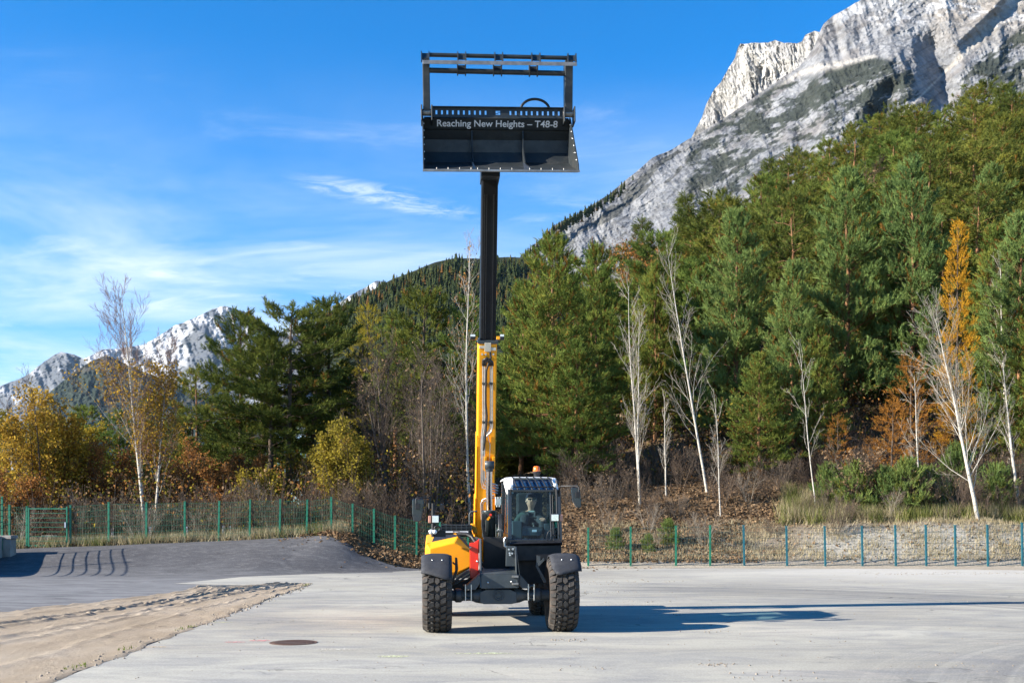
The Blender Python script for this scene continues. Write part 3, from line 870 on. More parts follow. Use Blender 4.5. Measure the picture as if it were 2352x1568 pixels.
def tube_batch(P_, R_, k):
    """P_ (N,n,3), R_ (N,n) -> verts, quads"""
    N, n, _ = P_.shape
    d = np.gradient(P_, axis=1)
    d /= np.linalg.norm(d, axis=2, keepdims=True) + 1e-9
    m = d[:, n // 2]
    ref = np.where((np.abs(m[:, 2]) < .8)[:, None], np.array([[0, 0, 1.]]), np.array([[1., .2, 0]]))
    u = np.cross(d, ref[:, None]); u /= np.linalg.norm(u, axis=2, keepdims=True) + 1e-9
    w = np.cross(d, u)
    a = np.arange(k) * 2 * math.pi / k
    ring = P_[:, :, None] + R_[:, :, None, None] * (np.cos(a)[None, None, :, None] * u[:, :, None] + np.sin(a)[None, None, :, None] * w[:, :, None])
    i = np.arange(n - 1)[:, None] * k; j = np.arange(k)[None]; j2 = (j + 1) % k
    q = np.stack([i + j, i + j2, i + k + j2, i + k + j], -1).reshape(-1, 4)
    q = (q[None] + (np.arange(N) * n * k)[:, None, None]).reshape(-1, 4)
    return ring.reshape(-1, 3), q

def join_vq(lst):
    V, Q, b = [], [], 0
    for v, q in lst:
        V.append(v); Q.append(q + b); b += len(v)
    return np.concatenate(V), np.concatenate(Q)

def tubes(polys, sides):
    """list of (pts (n,3), radii (n)) -> verts, quads"""
    grp = {}
    for (p, rad), k in zip(polys, sides):
        grp.setdefault((len(p), k), []).append((p, rad))
    return join_vq([tube_batch(np.array([g[0] for g in lst], float), np.array([g[1] for g in lst], float), k) for (n, k), lst in grp.items()])

def rot_about(v, ax, a):
    ax = ax / np.linalg.norm(ax)
    return v * math.cos(a) + np.cross(ax, v) * math.sin(a) + ax * np.dot(ax, v) * (1 - math.cos(a))

def pine(seed, Ht, cb, R, prof, dh, nb, pitch0, pitch1, dens, tuft, mats, trunk_mat, brown=.08, upl=.6, lean=0., r0=None, tscale=1.0):
    """one conifer: (trunk mesh, crown mesh). prof(t): crown radius share at crown height t"""
    r = np.random.default_rng(seed)
    tm = [tuft_template(r, *tuft) for _ in range(3)]
    n = 9
    hz = np.linspace(0, 1, n)
    sway = np.cumsum(r.normal(0, .012 * Ht / n * 3, (n, 2)), 0); sway[0] = 0
    tp = np.stack([sway[:, 0] + lean * Ht * hz, sway[:, 1], Ht * hz], -1)
    r0 = r0 or .0135 * Ht
    polys = [(tp, r0 * (1 - .93 * hz) + .012)]; sides = [8]
    pos, dirs, scl = [], [], []
    z = cb * Ht
    while z < Ht * .985:
        t = (z - cb * Ht) / (Ht - cb * Ht)
        c = np.array([np.interp(z, tp[:, 2], tp[:, 0]), np.interp(z, tp[:, 2], tp[:, 1]), z])
        k = max(2, int(round(nb * r.uniform(.7, 1.2) * (1 - .4 * t))))
        a0 = r.uniform(0, 6.28)
        for i in range(k):
            az = a0 + i * 6.283 / k + r.normal(0, .35)
            ln = max(.2, R * prof(t) * r.uniform(.62, 1.18))
            pit = math.radians(pitch0 + (pitch1 - pitch0) * t ** 1.4 + r.normal(0, 8))
            d = np.array([math.cos(az) * math.cos(pit), math.sin(az) * math.cos(pit), math.sin(pit)])
            m = 6
            s = np.linspace(0, 1, m)
            bp = c[None] + d[None] * (ln * s)[:, None] + np.array([0, 0, 1.])[None] * (ln * (.16 * upl * s ** 2.2))[:, None] + np.cumsum(r.normal(0, .025 * ln, (m, 3)), 0) * (s > 0)[:, None]
            rr = max(.008, .16 * r0 * (ln / R) ** .7 * (1.1 - t * .4))
            polys.append((bp, rr * (1 - .8 * s))); sides.append(4)
            nbr = int(ln * dens) + 2
            for q in range(nbr):
                sq = r.uniform(.14, 1.0) ** .8 if ln > .8 else r.uniform(.1, 1)
                p0 = np.array([np.interp(sq, s, bp[:, j]) for j in range(3)])
                yaw = r.choice([-1, 1]) * r.uniform(.35, 1.15) * (1.15 - .6 * sq)
                dd = np.array([math.cos(az + yaw), math.sin(az + yaw), math.tan(pit) * .6 + r.normal(.05, .22)])
                dd /= np.linalg.norm(dd)
                bl = r.uniform(.22, .62) * (1.2 - .55 * sq) * min(1, .45 + ln * .3)
                e = p0 + dd * bl
                if q % 3 == 0:
                    polys.append((np.stack([p0, e]), [.011, .005])); sides.append(3)
                for f in ((.45, .8, 1.0) if bl > .32 else (.6, 1.0)):
                    pos.append(p0 + dd * bl * f + r.normal(0, .05, 3))
                    up = dd * (1 - upl) + np.array([0, 0, 1.]) * upl + r.normal(0, .25, 3)
                    dirs.append(up); scl.append(r.uniform(.75, 1.25) * tscale)
            pos.append(bp[-1]); dirs.append(d * .6 + np.array([0, 0, upl])); scl.append(1.1 * tscale)
        z += dh * r.uniform(.75, 1.25) * (1 - .35 * t)
    for q in range(5):
        pos.append(tp[-1] + np.array([0, 0, -.28 * q * .6])); dirs.append(np.array([r.normal(0, .2), r.normal(0, .2), 1.])); scl.append(1.1 * tscale)
    V, Fc, tri = place_tufts(pos, dirs, scl, tm, r)
    br = (r.uniform(size=len(pos)) < brown).astype(int)
    crown = fastmesh('crown', V, Fc, mats, br[tri] if len(mats) > 1 else None)
    v, q = tubes(polys, sides)
    trunk = fastmesh('trunk', v, q, trunk_mat, smooth=True)
    return trunk, crown

def cone(t): return (1 - t) ** .55 + .04
def full(t): return min(1, .55 + 1.6 * t) * (max(0., 1 - t)) ** .55 + .05
def umbrella(t): return (.45 + .55 * math.sin(math.pi * min(1, .25 + .62 * t))) * (1 - max(0, t - .75) * 2.4)
def column(t): return (.75 + .25 * math.sin(t * 9)) * (1 - t ** 2.2) + .08

def spread_tree(seed, Ht, stems, levels, leafn, leafsz, mats_wood, leafmat, spread=.55, first=.25, ang=(25, 50), nch=(9, 7, 5), ratio=(.5, .45, .5), r0=None, lean=0, upt=.35, leafrange=(0, 1), stem_spread=.12, twigr=.005):
    """bare or leafy broadleaf tree: (trunk mesh, branch mesh, leaves mesh or None)"""
    r = np.random.default_rng(seed)
    r0 = r0 or .011 * Ht
    p, d, ln, rad = [], [], [], []
    for s in range(stems):
        a = r.uniform(0, 6.28)
        tilt = r.uniform(.3, 1) * stem_spread if stems > 1 else 0
        p.append(np.array([math.cos(a), math.sin(a), 0]) * (stem_spread * Ht * .15 if stems > 1 else 0))
        v = np.array([math.cos(a) * tilt + lean, math.sin(a) * tilt, 1.]); d.append(v / np.linalg.norm(v))
        ln.append(Ht * (1 if s == 0 else r.uniform(.7, .98))); rad.append(r0 * (1 if s == 0 else .75))
    p, d, ln, rad = np.array(p), np.array(d), np.array(ln), np.array(rad)
    meshes, tips = [], []
    for L in range(levels + 1):
        N = len(p)
        m = (10, 7, 4, 2)[L]
        s = np.linspace(0, 1, m)
        wob = (.017, .09, .13, .2)[L]
        pts = np.empty((N, m, 3)); pts[:, 0] = p
        dd = d.copy()
        for i in range(m - 1):
            dd = dd + r.normal(0, wob, (N, 3)); dd[:, 2] += 0 if L == 0 else upt * .16
            dd /= np.linalg.norm(dd, axis=1, keepdims=True)
            pts[:, i + 1] = pts[:, i] + dd * (ln / (m - 1))[:, None]
        R_ = np.maximum(rad[:, None] * (1 - .88 * s)[None], twigr * (1 - .4 * s)[None])
        meshes.append(tube_batch(pts, R_, (7, 5, 3, 3)[L]))
        def sample(fr, rows):
            x = fr * (m - 1); i = np.minimum(x.astype(int), m - 2); t = (x - i)[:, None]
            return pts[rows, i] * (1 - t) + pts[rows, i + 1] * t, i
        if L >= levels - 1:
            rows = np.arange(N)
            for f in (.35, .6, .8, 1.):
                tips.append(sample(np.full(N, f), rows)[0])
        if L < levels:
            k = nch[L]
            lo = first if L == 0 else .15
            rows = np.repeat(np.arange(N), k)
            f = np.minimum(lo + (1 - lo) * (np.tile(np.arange(k), N) + r.uniform(.1, .9, N * k)) / k, .97)
            keepc = r.uniform(size=N * k) < .9
            rows, f = rows[keepc], f[keepc]
            p0, i = sample(f, rows)
            dl = pts[rows, i + 1] - pts[rows, i]; dl /= np.linalg.norm(dl, axis=1, keepdims=True)
            ax = np.cross(dl, r.normal(size=dl.shape)); ax /= np.linalg.norm(ax, axis=1, keepdims=True)
            a = np.radians(r.uniform(*ang, len(f)))[:, None]
            nd = dl * np.cos(a) + np.cross(ax, dl) * np.sin(a)
            cl = ln[rows] * ratio[L] * ((1.15 - .75 * f) if L == 0 else (1.1 - .5 * f)) * r.uniform(.7, 1.2, len(f))
            p, d, ln, rad = p0, nd, cl, np.maximum(twigr, rad[rows] * (1 - .85 * f) * .22)
    trunk = fastmesh('trunk', *meshes[0], mats_wood[0], smooth=True)
    cut = np.concatenate([np.full(len(q), min(L, len(mats_wood) - 2)) for L, (v, q) in enumerate(meshes[1:])])
    branches = fastmesh('branches', *join_vq(meshes[1:]), mats_wood[1:], cut, True)
    leaves = None
    if leafn:
        tips = np.concatenate(tips)
        tips = tips[(tips[:, 2] > leafrange[0] * Ht) & (tips[:, 2] < leafrange[1] * Ht)]
        c = tips[r.integers(0, len(tips), leafn)] + r.normal(0, .10, (leafn, 3))
        leaves = fastmesh('leaves', *leafquads(c, leafsz, r), leafmat)
    return trunk, branches, leaves

def leafquads(c, sz, r, flat=0.0):
    n = len(c)
    a = r.normal(size=(n, 3)); a[:, 2] *= (1 - flat); a /= np.linalg.norm(a, axis=1, keepdims=True)
    b = np.cross(a, r.normal(size=(n, 3)) * np.array([1 - flat * .6, 1 - flat * .6, 1])); b /= np.linalg.norm(b, axis=1, keepdims=True)
    s = (sz * r.uniform(.6, 1.3, n))[:, None]
    V = np.stack([c - a * s * .6, c + b * s * .38, c + a * s * .6, c - b * s * .38], 1).reshape(-1, 3)
    return V, np.arange(4 * n).reshape(-1, 4)

def put(name, label, cat, parts, x, y, rz=0., sc=1.0, group=None, dz=-.12, tilt=None):
    o = thing(name, label, cat, (x, y, Hs(x, y) + dz), rz, group, sc)
    if tilt:
        o.rotation_euler = (tilt[1], tilt[0], rz)
    for nm, me in parts:
        if me is not None:
            link(nm, me, o)
    return o
def at(px, Y):
    return (px - CX) / F * Y

TUFT = (20, .34, .20, .030)
TUFT_UP = (22, .42, .19, .030, (20, 50))
TUFT_FINE = (18, .30, .22, .032)
# prototypes ------------------------------------------------------------------
P = {}
P['bushy1'] = pine(101, 14, .10, 2.9, cone, .42, 6, 2, 58, 5.2, TUFT_UP, [needle, needle_old], bark_orange, .10, .62, 0, .17)
P['bushy2'] = pine(102, 15, .14, 2.6, full, .44, 6, 0, 60, 5.2, TUFT_UP, [needle, needle_old], bark_orange, .12, .62, 0, .17)
P['bushy3'] = pine(103, 14, .08, 2.5, cone, .40, 6, 8, 62, 5.4, TUFT_UP, [needle_blue, needle_old], bark_orange, .07, .66, 0, .16)
P['scots1'] = pine(111, 12, .34, 2.7, full, .55, 5, -6, 48, 5.0, TUFT, [needle_dk, needle_old], bark, .03, .5, .02, .17)
P['scots2'] = pine(112, 12, .38, 2.4, umbrella, .60, 5, -4, 45, 5.2, TUFT, [needle_dk, needle_old], bark, .03, .5, -.03, .16)
P['hill1'] = pine(121, 12, .42, 2.6, umbrella, .62, 5, -2, 42, 4.6, TUFT_FINE, [needle_olive, needle_old], bark_orange, .05, .5, .03, .15)
P['hill2'] = pine(122, 13, .38, 2.5, full, .62, 5, -4, 46, 4.6, TUFT_FINE, [needle_olive, needle_old], bark_orange, .06, .5, -.02, .15)
P['hill3'] = pine(123, 11, .30, 2.4, full, .55, 5, 0, 50, 4.8, TUFT_FINE, [needle, needle_old], bark_orange, .06, .55, 0, .14)
P['spruce'] = pine(131, 14, .08, 2.3, cone, .36, 6, -14, 24, 4.6, (18, .34, .17, .030, (30, 80)), [needle_dk], bark, 0, .12, 0, .15)
P['larch'] = pine(141, 13, .12, 1.7, cone, .36, 5, 0, 40, 5.2, (14, .28, .12, .020, (30, 80)), [larch_gold], bark, 0, .35, 0, .12)
P['larch_small'] = pine(142, 5, .12, 1.5, cone, .34, 5, 0, 35, 4.2, (11, .26, .10, .018, (30, 80)), [larch_rust], bark, 0, .3, 0, .06)
P['shrub_pine'] = pine(151, 2.6, .05, 1.1, full, .26, 6, 10, 60, 6, TUFT_UP, [needle_blue, needle_olive], bark, .3, .6, 0, .05, .8)
P['larch_yellow'] = (P['larch'][0], P['larch'][1].copy())
P['larch_yellow'][1].materials[0] = foliage('larch_yellow', [(0, (.18, .15, .02)), (.5, (.32, .26, .03)), (1, (.46, .37, .05))], 1.5, .3)
def pp(k): return [('trunk', P[k][0]), ('crown', P[k][1])]

# ---- the trees one can tell apart (photo x, depth, height of the top in the photo)
def conifer(key, px, Y, py_top, label, rz, Hp, name='pine_tree', cat='pine tree', wide=1.0, group=None):
    x = at(px, Y)
    z = Hs(x, Y) - .12
    h = CH + (HY - py_top - (30 if key.startswith('bushy') else 14)) / F * Y - z
    s = h / Hp
    w = wide * (1.28 if key.startswith(('bushy', 'scots')) else 1.1)
    return put(name, label, cat, pp(key), x, Y, rz, (s * w, s * w, s), group)
GF = 'pines along the foot of the wooded slope'
conifer('bushy1', 1268, 52, 528, 'broad dense pine right of the boom, tallest there, tapering to a point', .3, 14, wide=1.02, group=GF)
conifer('bushy2', 1195, 55, 628, 'pine partly hidden by the boom, left shoulder of the broad pine', 1.7, 15, wide=.95, group=GF)
conifer('bushy2', 1375, 56, 545, 'dark pine just right of the broad pointed pine beside the boom', 3.1, 15, wide=.82, group=GF)
conifer('bushy1', 1325, 50, 760, 'lower pine filling the foot of the broad pine behind the cab beacon', 2.1, 14, wide=1.15, group=GF)
conifer('bushy3', 1692, 55, 470, 'pale green pointed pine right of the leaning bare birch', 2.2, 14, wide=.92, group=GF)
conifer('bushy2', 1600, 58, 600, 'olive pine standing behind the leaning white birch stem', .9, 15, wide=.8, group=GF)
conifer('bushy1', 1505, 60, 590, 'pine between the two bare white birches, set back', 5.0, 14, wide=.75, group=GF)
conifer('bushy3', 1820, 52, 585, 'mid-slope pine with upright candle shoots left of the dark hollow', 4.1, 14, wide=.95, group=GF)
conifer('bushy3', 1945, 58, 378, 'tall pale pine with pointed top left of the twin pine', 5.3, 14, wide=.95, group=GF)
conifer('bushy3', 2095, 57, 352, 'tall pale pine with pointed top above the dark hollow', .7, 14, wide=.92, group=GF)
conifer('bushy2', 2010, 61, 470, 'dark pine recessed between the two tall pale pointed pines', 1.2, 15, wide=.8, group=GF)
conifer('bushy1', 1745, 50.5, 790, 'bushy low pine with drooping yellow-green boughs on the leaf slope', 3.7, 14, wide=1.1, group=GF)
conifer('bushy2', 1885, 51, 720, 'pine leaning its boughs into the left edge of the dark hollow', 2.9, 15, wide=.85, group=GF)
conifer('bushy1', 2275, 55, 560, 'dense green pine behind the golden larch', 1.1, 14, wide=.85, group=GF)
conifer('bushy3', 2345, 52, 480, 'pine cut by the right edge of the picture', 2.4, 14, wide=1.0, group=GF)
conifer('bushy1', 2400, 50, 640, 'pine foot boughs reaching in at the right edge low down', 3.4, 14, wide=1.0, group=GF)
conifer('larch', 2192, 50, 500, 'golden yellow larch standing out against dark pines', 1.0, 13, 'larch_tree', 'larch', .58)
conifer('larch_small', 2050, 47.5, 915, 'small rusty larch in front of the dark hollow', 0, 5, 'larch_tree', 'larch')
conifer('larch_small', 2092, 49, 815, 'thin rusty larch behind the right-hand white birch', 2, 5, 'larch_tree', 'larch', .8)
conifer('larch_small', 1925, 49, 945, 'stunted orange larch at the foot of the dark hollow', 4, 5, 'larch_tree', 'larch', .8)
GL = 'dark pines on the left'
conifer('scots1', 545, 50, 712, 'leftmost dark pine of the group left of the boom', .6, 12, wide=.86, group=GL)
conifer('scots2', 655, 49, 700, 'middle dark pine of the left group with a rounded top', 2.6, 12, wide=1.15, group=GL)
conifer('scots1', 760, 52, 684, 'rightmost tall dark pine of the left group, slim top', 4.0, 12, wide=.88, group=GL)
conifer('scots2', 612, 48.5, 775, 'dark pine in front of the gap between the leftmost group pines', 3.4, 12, wide=1.15, group=GL)
conifer('scots1', 712, 50.5, 742, 'dark pine with a broad crown right of the rounded pine', .2, 12, wide=1.15, group=GL)
conifer('scots2', 610, 53, 800, 'low dark pine wedged between the left group pines', 1.0, 12, wide=1.2, group=GL)
conifer('scots1', 965, 60, 662, 'olive pine standing behind the slender birch left of the boom', 5.0, 12, wide=.9, group=GL)
conifer('hill3', 905, 62, 730, 'olive pine seen between bare brown trees left of the boom', 3.0, 11, wide=1.0, group=GL)
conifer('hill3', 1085, 60, 680, 'pine just left of the yellow boom', 2.0, 11, wide=1.0, group=GL)
conifer('larch_yellow', 835, 64, 690, 'bright yellow larch behind the dark pines of the left group', 2.0, 13, 'larch_tree', 'larch', 1.1)
conifer('hill1', 445, 62, 850, 'small olive pine behind the white birch on the left', 1.0, 12, wide=1.1, group=GL)
conifer('hill3', 200, 66, 925, 'small dark pine right of the golden tree', 2.0, 11, wide=1.2, group=GL)
conifer('hill3', 270, 64, 935, 'olive pine low behind the white birch stems', 4.0, 11, wide=1.2, group=GL)
conifer('hill1', 20, 60, 960, 'dark pine behind the golden tree at the left edge', 3.0, 12, wide=1.2, group=GL)
conifer('hill3', 350, 68, 900, 'olive pine behind the trunk of the leafy birch', 5.0, 11, wide=1.1, group=GL)

r = np.random.default_rng(71)
for i, px in enumerate(np.linspace(400, 1130, 16)):
    k = ('hill3', 'scots1', 'hill2')[i % 3]
    conifer(k, px + r.uniform(-12, 12), r.uniform(62, 72), r.uniform(900, 985), 'dark pine closing the gaps low behind the left-hand trees', r.uniform(0, 6), {'hill3': 11, 'scots1': 12, 'hill2': 13}[k], wide=1.5, group='back row of dark pines on the left')
for i, px in enumerate(np.linspace(1135, 1440, 10)):
    k = ('hill3', 'bushy2', 'hill2')[i % 3]
    conifer(k, px + r.uniform(-8, 8), r.uniform(60, 74), r.uniform(770, 880), 'shaded pine deep behind the broad pine right of the boom', r.uniform(0, 6), {'hill3': 11, 'bushy2': 15, 'hill2': 13}[k], wide=1.35, group='shaded pines behind the broad pine')
for px, Y in ((1172, 64), (1200, 67), (1222, 63), (1245, 66), (1272, 64), (1300, 67)):
    conifer('spruce', px, Y, 830 + (px * 7) % 60, 'low shaded spruce glimpsed between the trunks above the cab roof', px, 14, 'spruce_tree', 'spruce', 1.5, 'shaded spruces above the cab roof')
# ---- wooded hillside above
r = np.random.default_rng(303)
placed = []
keys = ['hill1', 'hill2', 'hill3', 'hill1', 'hill2', 'hill3', 'bushy2', 'bushy3']
HP = {'hill1': 12, 'hill2': 13, 'hill3': 11, 'bushy2': 15, 'bushy3': 14, 'spruce': 14, 'bushy1': 14}
tries = 0
while len(placed) < 225 and tries < 30000:
    tries += 1
    Y = r.uniform(60, 123)
    u = r.uniform(.055, .50)
    X = u * Y
    if u < .12 and Y > 60 + 500 * (u - .02): continue
    sp = 2.9 + .014 * (Y - 60)
    if any((X - a) ** 2 + (Y - b) ** 2 < sp * sp for a, b in placed): continue
    placed.append((X, Y))
placed.sort(key=lambda q: q[1])
for i, (X, Y) in enumerate(placed):
    k = keys[r.integers(0, 6 if Y > 75 else 8)]
    h = r.uniform(8.0, 12.5) * (1 if Y < 100 else .93)
    s = h / HP[k]
    row = 'lower' if Y < 78 else ('middle' if Y < 102 else 'uppermost')
    sec = ('left end', 'left half', 'right half', 'right end')[min(3, int((X / Y - .055) / .112))]
    put('pine_tree', 'olive green pine crown in the %s rows of the wooded slope, %s' % (row, sec), 'pine tree', pp(k), X, Y, r.uniform(0, 6.28), (s * r.uniform(1.05, 1.6), s * r.uniform(1.05, 1.6), s * r.uniform(.9, 1.05)), 'pines in the %s rows of the wooded slope, %s' % (row, sec))
for px, Y, top, lab in ((1578, 100, 430, 'dark spruce spire on the skyline below the rock face'), (1468, 92, 488, 'dark spruce spire furthest left on the wooded skyline'), (1762, 112, 352, 'dark spruce spire midway along the wooded skyline'), (2293, 110, 178, 'tall dark spruce spire on the skyline near the right edge'), (2330, 92, 260, 'dark spruce cut by the right edge below the skyline')):
    conifer('spruce', px, Y, top, lab, px * .7, 14, 'spruce_tree', 'spruce', .8)

# ---- birches and other broadleaf trees
BW = [birch, birch, twig_pale, twig_pale]
def birch_at(seed, px, Y, py_top, px_top, label, stems=1, nch=(28, 6, 3), leafn=0, leafmat=None, wood=None, name='birch_tree', ratio=(.24, .42, .5), first=.22, ang=(18, 38), leafsz=.07, leafrange=(0, 1), stem_spread=.12, r0=None, upt=.5, rz=0):
    x = at(px, Y)
    z = Hs(x, Y) - .1
    h = (CH + (HY - py_top) / F * Y - z) * (.90 if stems > 1 else .96)
    lean = (at(px_top, Y) - x) / h
    parts = spread_tree(seed, h, stems, 3, leafn, leafsz, wood or BW, leafmat, first=first, nch=nch, ratio=ratio, lean=lean, ang=ang, leafrange=leafrange, stem_spread=stem_spread, r0=r0, upt=upt)
    return put(name, label, 'birch' if 'birch' in name else 'tree', zip(('trunk', 'branches', 'leaves'), parts), x, Y, rz, 1.0, dz=-.1)
birch_at(1, 345, 45.5, 625, 340, 'tall birch left of the dark pines with purplish twigs and orange leaves', 2, (36, 11, 8), 4600, leaf_gold, [birch, birch, twig_red, twig_red], ratio=(.36, .40, .5), first=.22, leafsz=.095, leafrange=(.12, .74), stem_spread=.10, r0=.085, upt=.7)
birch_at(2, 1470, 46.5, 600, 1436, 'double-stemmed bare white birch nearest the cab mirror', 2, (26, 7, 3), 0, None, stem_spread=.035, r0=.056)
birch_at(3, 1625, 48, 545, 1558, 'bare white birch leaning left on the leaf-covered slope', 1, (32, 7, 3), 0, None, r0=.062)
birch_at(4, 2247, 43.8, 700, 2165, 'large bare white birch on the terrace in front of the golden larch', 1, (40, 9, 4), 0, None, ratio=(.38, .42, .5), r0=.085, first=.14)
birch_at(5, 2345, 45.5, 815, 2300, 'bare white birch cut by the right edge of the picture', 1, (18, 6, 4), 0, None, r0=.085, first=.35)
birch_at(6, 1080, 47, 545, 1026, 'slender pale birch with a few last leaves left of the boom', 1, (26, 7, 5), 320, leaf_rust, r0=.07, first=.3)
birch_at(7, 1655, 45.5, 880, 1640, 'thin pale sapling right of the leaning birch', 1, (16, 5, 3), 0, None, r0=.032)
birch_at(8, 1875, 46, 760, 1845, 'thin twisted pale sapling in front of the pines left of the hollow', 1, (14, 4, 3), 0, None, r0=.032)
birch_at(9, 1530, 48, 900, 1520, 'thin dark-twigged sapling between the bare birches', 1, (18, 6, 3), 0, None, r0=.04)
birch_at(10, 2115, 46, 850, 2100, 'slim pale sapling left of the large terrace birch', 1, (18, 6, 3), 0, None, r0=.05)
birch_at(11, 2320, 52, 590, 2280, 'bare white birch rising behind the golden larch', 1, (20, 6, 4), 0, None, r0=.09, first=.3)
BR = [bark, twig_brown, twig_brown, twig_brown]
GR = [twig_grey, twig_grey, twig_grey, twig_brown]
def broad(seed, px, Y, py_top, label, stems, nch, leafn, leafmat, wood=BR, leafsz=.09, ang=(22, 48), ratio=(.42, .45, .5), first=.12, ss=.35, rz=0, r0=None, leafrange=(0, 1), name='broadleaf_tree', cat='tree', group=None, px_top=None):
    x = at(px, Y); z = Hs(x, Y) - .1
    h = (CH + (HY - py_top) / F * Y - z) * .88
    parts = spread_tree(seed, h, stems, 3, leafn, leafsz, wood, leafmat, first=first, nch=nch, ratio=ratio, ang=ang, stem_spread=ss, r0=r0, leafrange=leafrange, upt=.5)
    return put(name, label, cat, zip(('trunk', 'branches', 'leaves'), parts), x, Y, rz, 1.0, group, -.1)
broad(21, 100, 46.5, 845, 'golden-leaved tree at the left edge behind the green gate', 5, (18, 7, 5), 10000, leaf_gold, leafsz=.10, ss=.32, r0=.07)
broad(22, 20, 48, 900, 'olive-leaved tree cut by the left edge of the picture', 4, (18, 7, 6), 9000, leaf_olive, leafsz=.11, ss=.35, r0=.06)
broad(23, 175, 47.5, 930, 'olive yellow shrub right of the golden tree', 4, (16, 7, 5), 7000, leaf_olive, leafsz=.10, ss=.35, r0=.05)
broad(24, 815, 44.5, 930, 'yellow-green leafy shrub in front of the bare trees left of the machine', 6, (16, 7, 5), 11500, leaf_olive, leafsz=.085, ss=.42, r0=.045)
broad(25, 760, 46, 960, 'ochre shrub beside the dark pine trunk', 5, (16, 7, 5), 5000, leaf_gold, leafsz=.08, ss=.35, r0=.04)
broad(26, 905, 48, 745, 'bare brown tree with many stems left of the boom', 4, (24, 9, 6), 500, leaf_dry, GR, ss=.22, r0=.085)
broad(27, 985, 46, 800, 'bare grey-stemmed clump behind the left mirror', 5, (22, 8, 6), 300, leaf_dry, GR, ss=.25, r0=.075)
broad(28, 860, 50, 770, 'bare brown tree behind the yellow-green shrub', 3, (26, 9, 7), 700, leaf_dry, BR, ss=.22, r0=.08)
broad(29, 1050, 49, 860, 'bare brown tree close left of the boom foot', 3, (24, 9, 6), 600, leaf_dry, BR, ss=.25, r0=.07)
broad(30, 530, 46.5, 1020, 'rust-leaved shrub below the leftmost dark pine', 5, (16, 7, 5), 7500, leaf_rust, leafsz=.085, ss=.4, r0=.04)
broad(31, 590, 45.5, 1060, 'ochre-leaved shrub behind the fence below the dark pines', 5, (15, 7, 5), 6000, leaf_olive, leafsz=.08, ss=.4, r0=.035)
broad(32, 470, 47, 1040, 'brown thicket shrub right of the birch stems', 6, (16, 7, 5), 4500, leaf_rust, leafsz=.08, ss=.45, r0=.035)
broad(33, 400, 49, 960, 'rusty shrub behind the birch stems', 5, (16, 7, 5), 5000, leaf_rust, leafsz=.08, ss=.4, r0=.04)
broad(34, 250, 48, 990, 'brown leafy thicket left of the birch stems', 5, (16, 7, 5), 7000, leaf_rust, leafsz=.09, ss=.4, r0=.04)
broad(35, 1700, 96, 420, 'rust brown bare tree high on the wooded slope', 2, (20, 8, 6), 2500, leaf_dry, BR, leafsz=.16, ss=.2, r0=.08)
broad(36, 2230, 88, 400, 'reddish-brown bare tree near the right edge of the wooded slope', 3, (22, 9, 7), 3800, leaf_rust, BR, leafsz=.15, ss=.3, r0=.09)
broad(37, 1990, 80, 375, 'brown bare tree between the pale pines on the slope', 3, (22, 9, 7), 2500, leaf_dry, BR, leafsz=.14, ss=.3, r0=.08)
broad(38, 1478, 74, 520, 'rusty orange tree on the skyline left of the slope', 2, (20, 8, 6), 3500, leaf_rust, BR, leafsz=.13, ss=.2, r0=.08)
broad(39, 1960, 46, 1000, 'grey twiggy bush below the dark hollow', 6, (16, 7, 5), 1200, leaf_dry, GR, ss=.4, r0=.03)
broad(40, 40, 44.5, 1060, 'rusty shrub at the left edge behind the gate', 5, (15, 7, 5), 5500, leaf_rust, leafsz=.085, ss=.45, r0=.035)
broad(41, 690, 47.5, 1000, 'dark brown thicket between the pine trunks and the ochre shrub', 5, (16, 7, 5), 2500, leaf_olive, leafsz=.08, ss=.35, r0=.04)

# bare shrubs: a few kinds, copied
SH = []
for sd_, w_ in ((61, GR), (62, BR), (63, [twig_pale, twig_pale, twig_grey, twig_grey]), (64, BR)):
    t_, b_, l_ = spread_tree(sd_, 2.4, 6, 2, 260 if sd_ % 2 else 90, .06, w_, leaf_dry, first=.1, nch=(13, 8), ratio=(.5, .5), ang=(18, 50), stem_spread=.55, r0=.018, twigr=.005)
    SH.append([('trunk', t_), ('branches', b_), ('leaves', l_)])
r = np.random.default_rng(909)
spots = []
for _ in range(4000):
    zone = r.integers(0, 10)
    if zone < 3: Y = r.uniform(42.2, 52); px = r.uniform(1300, 1930)
    elif zone < 8: Y = r.uniform(41.6, 47); px = r.uniform(-20, 1000)
    else: Y = r.uniform(44.2, 50); px = r.uniform(1850, 2380)
    X = at(px, Y)
    if any((X - a) ** 2 + (Y - b) ** 2 < .8 for a, b, _c in spots): continue
    spots.append((X, Y, px))
    if len(spots) >= 120: break
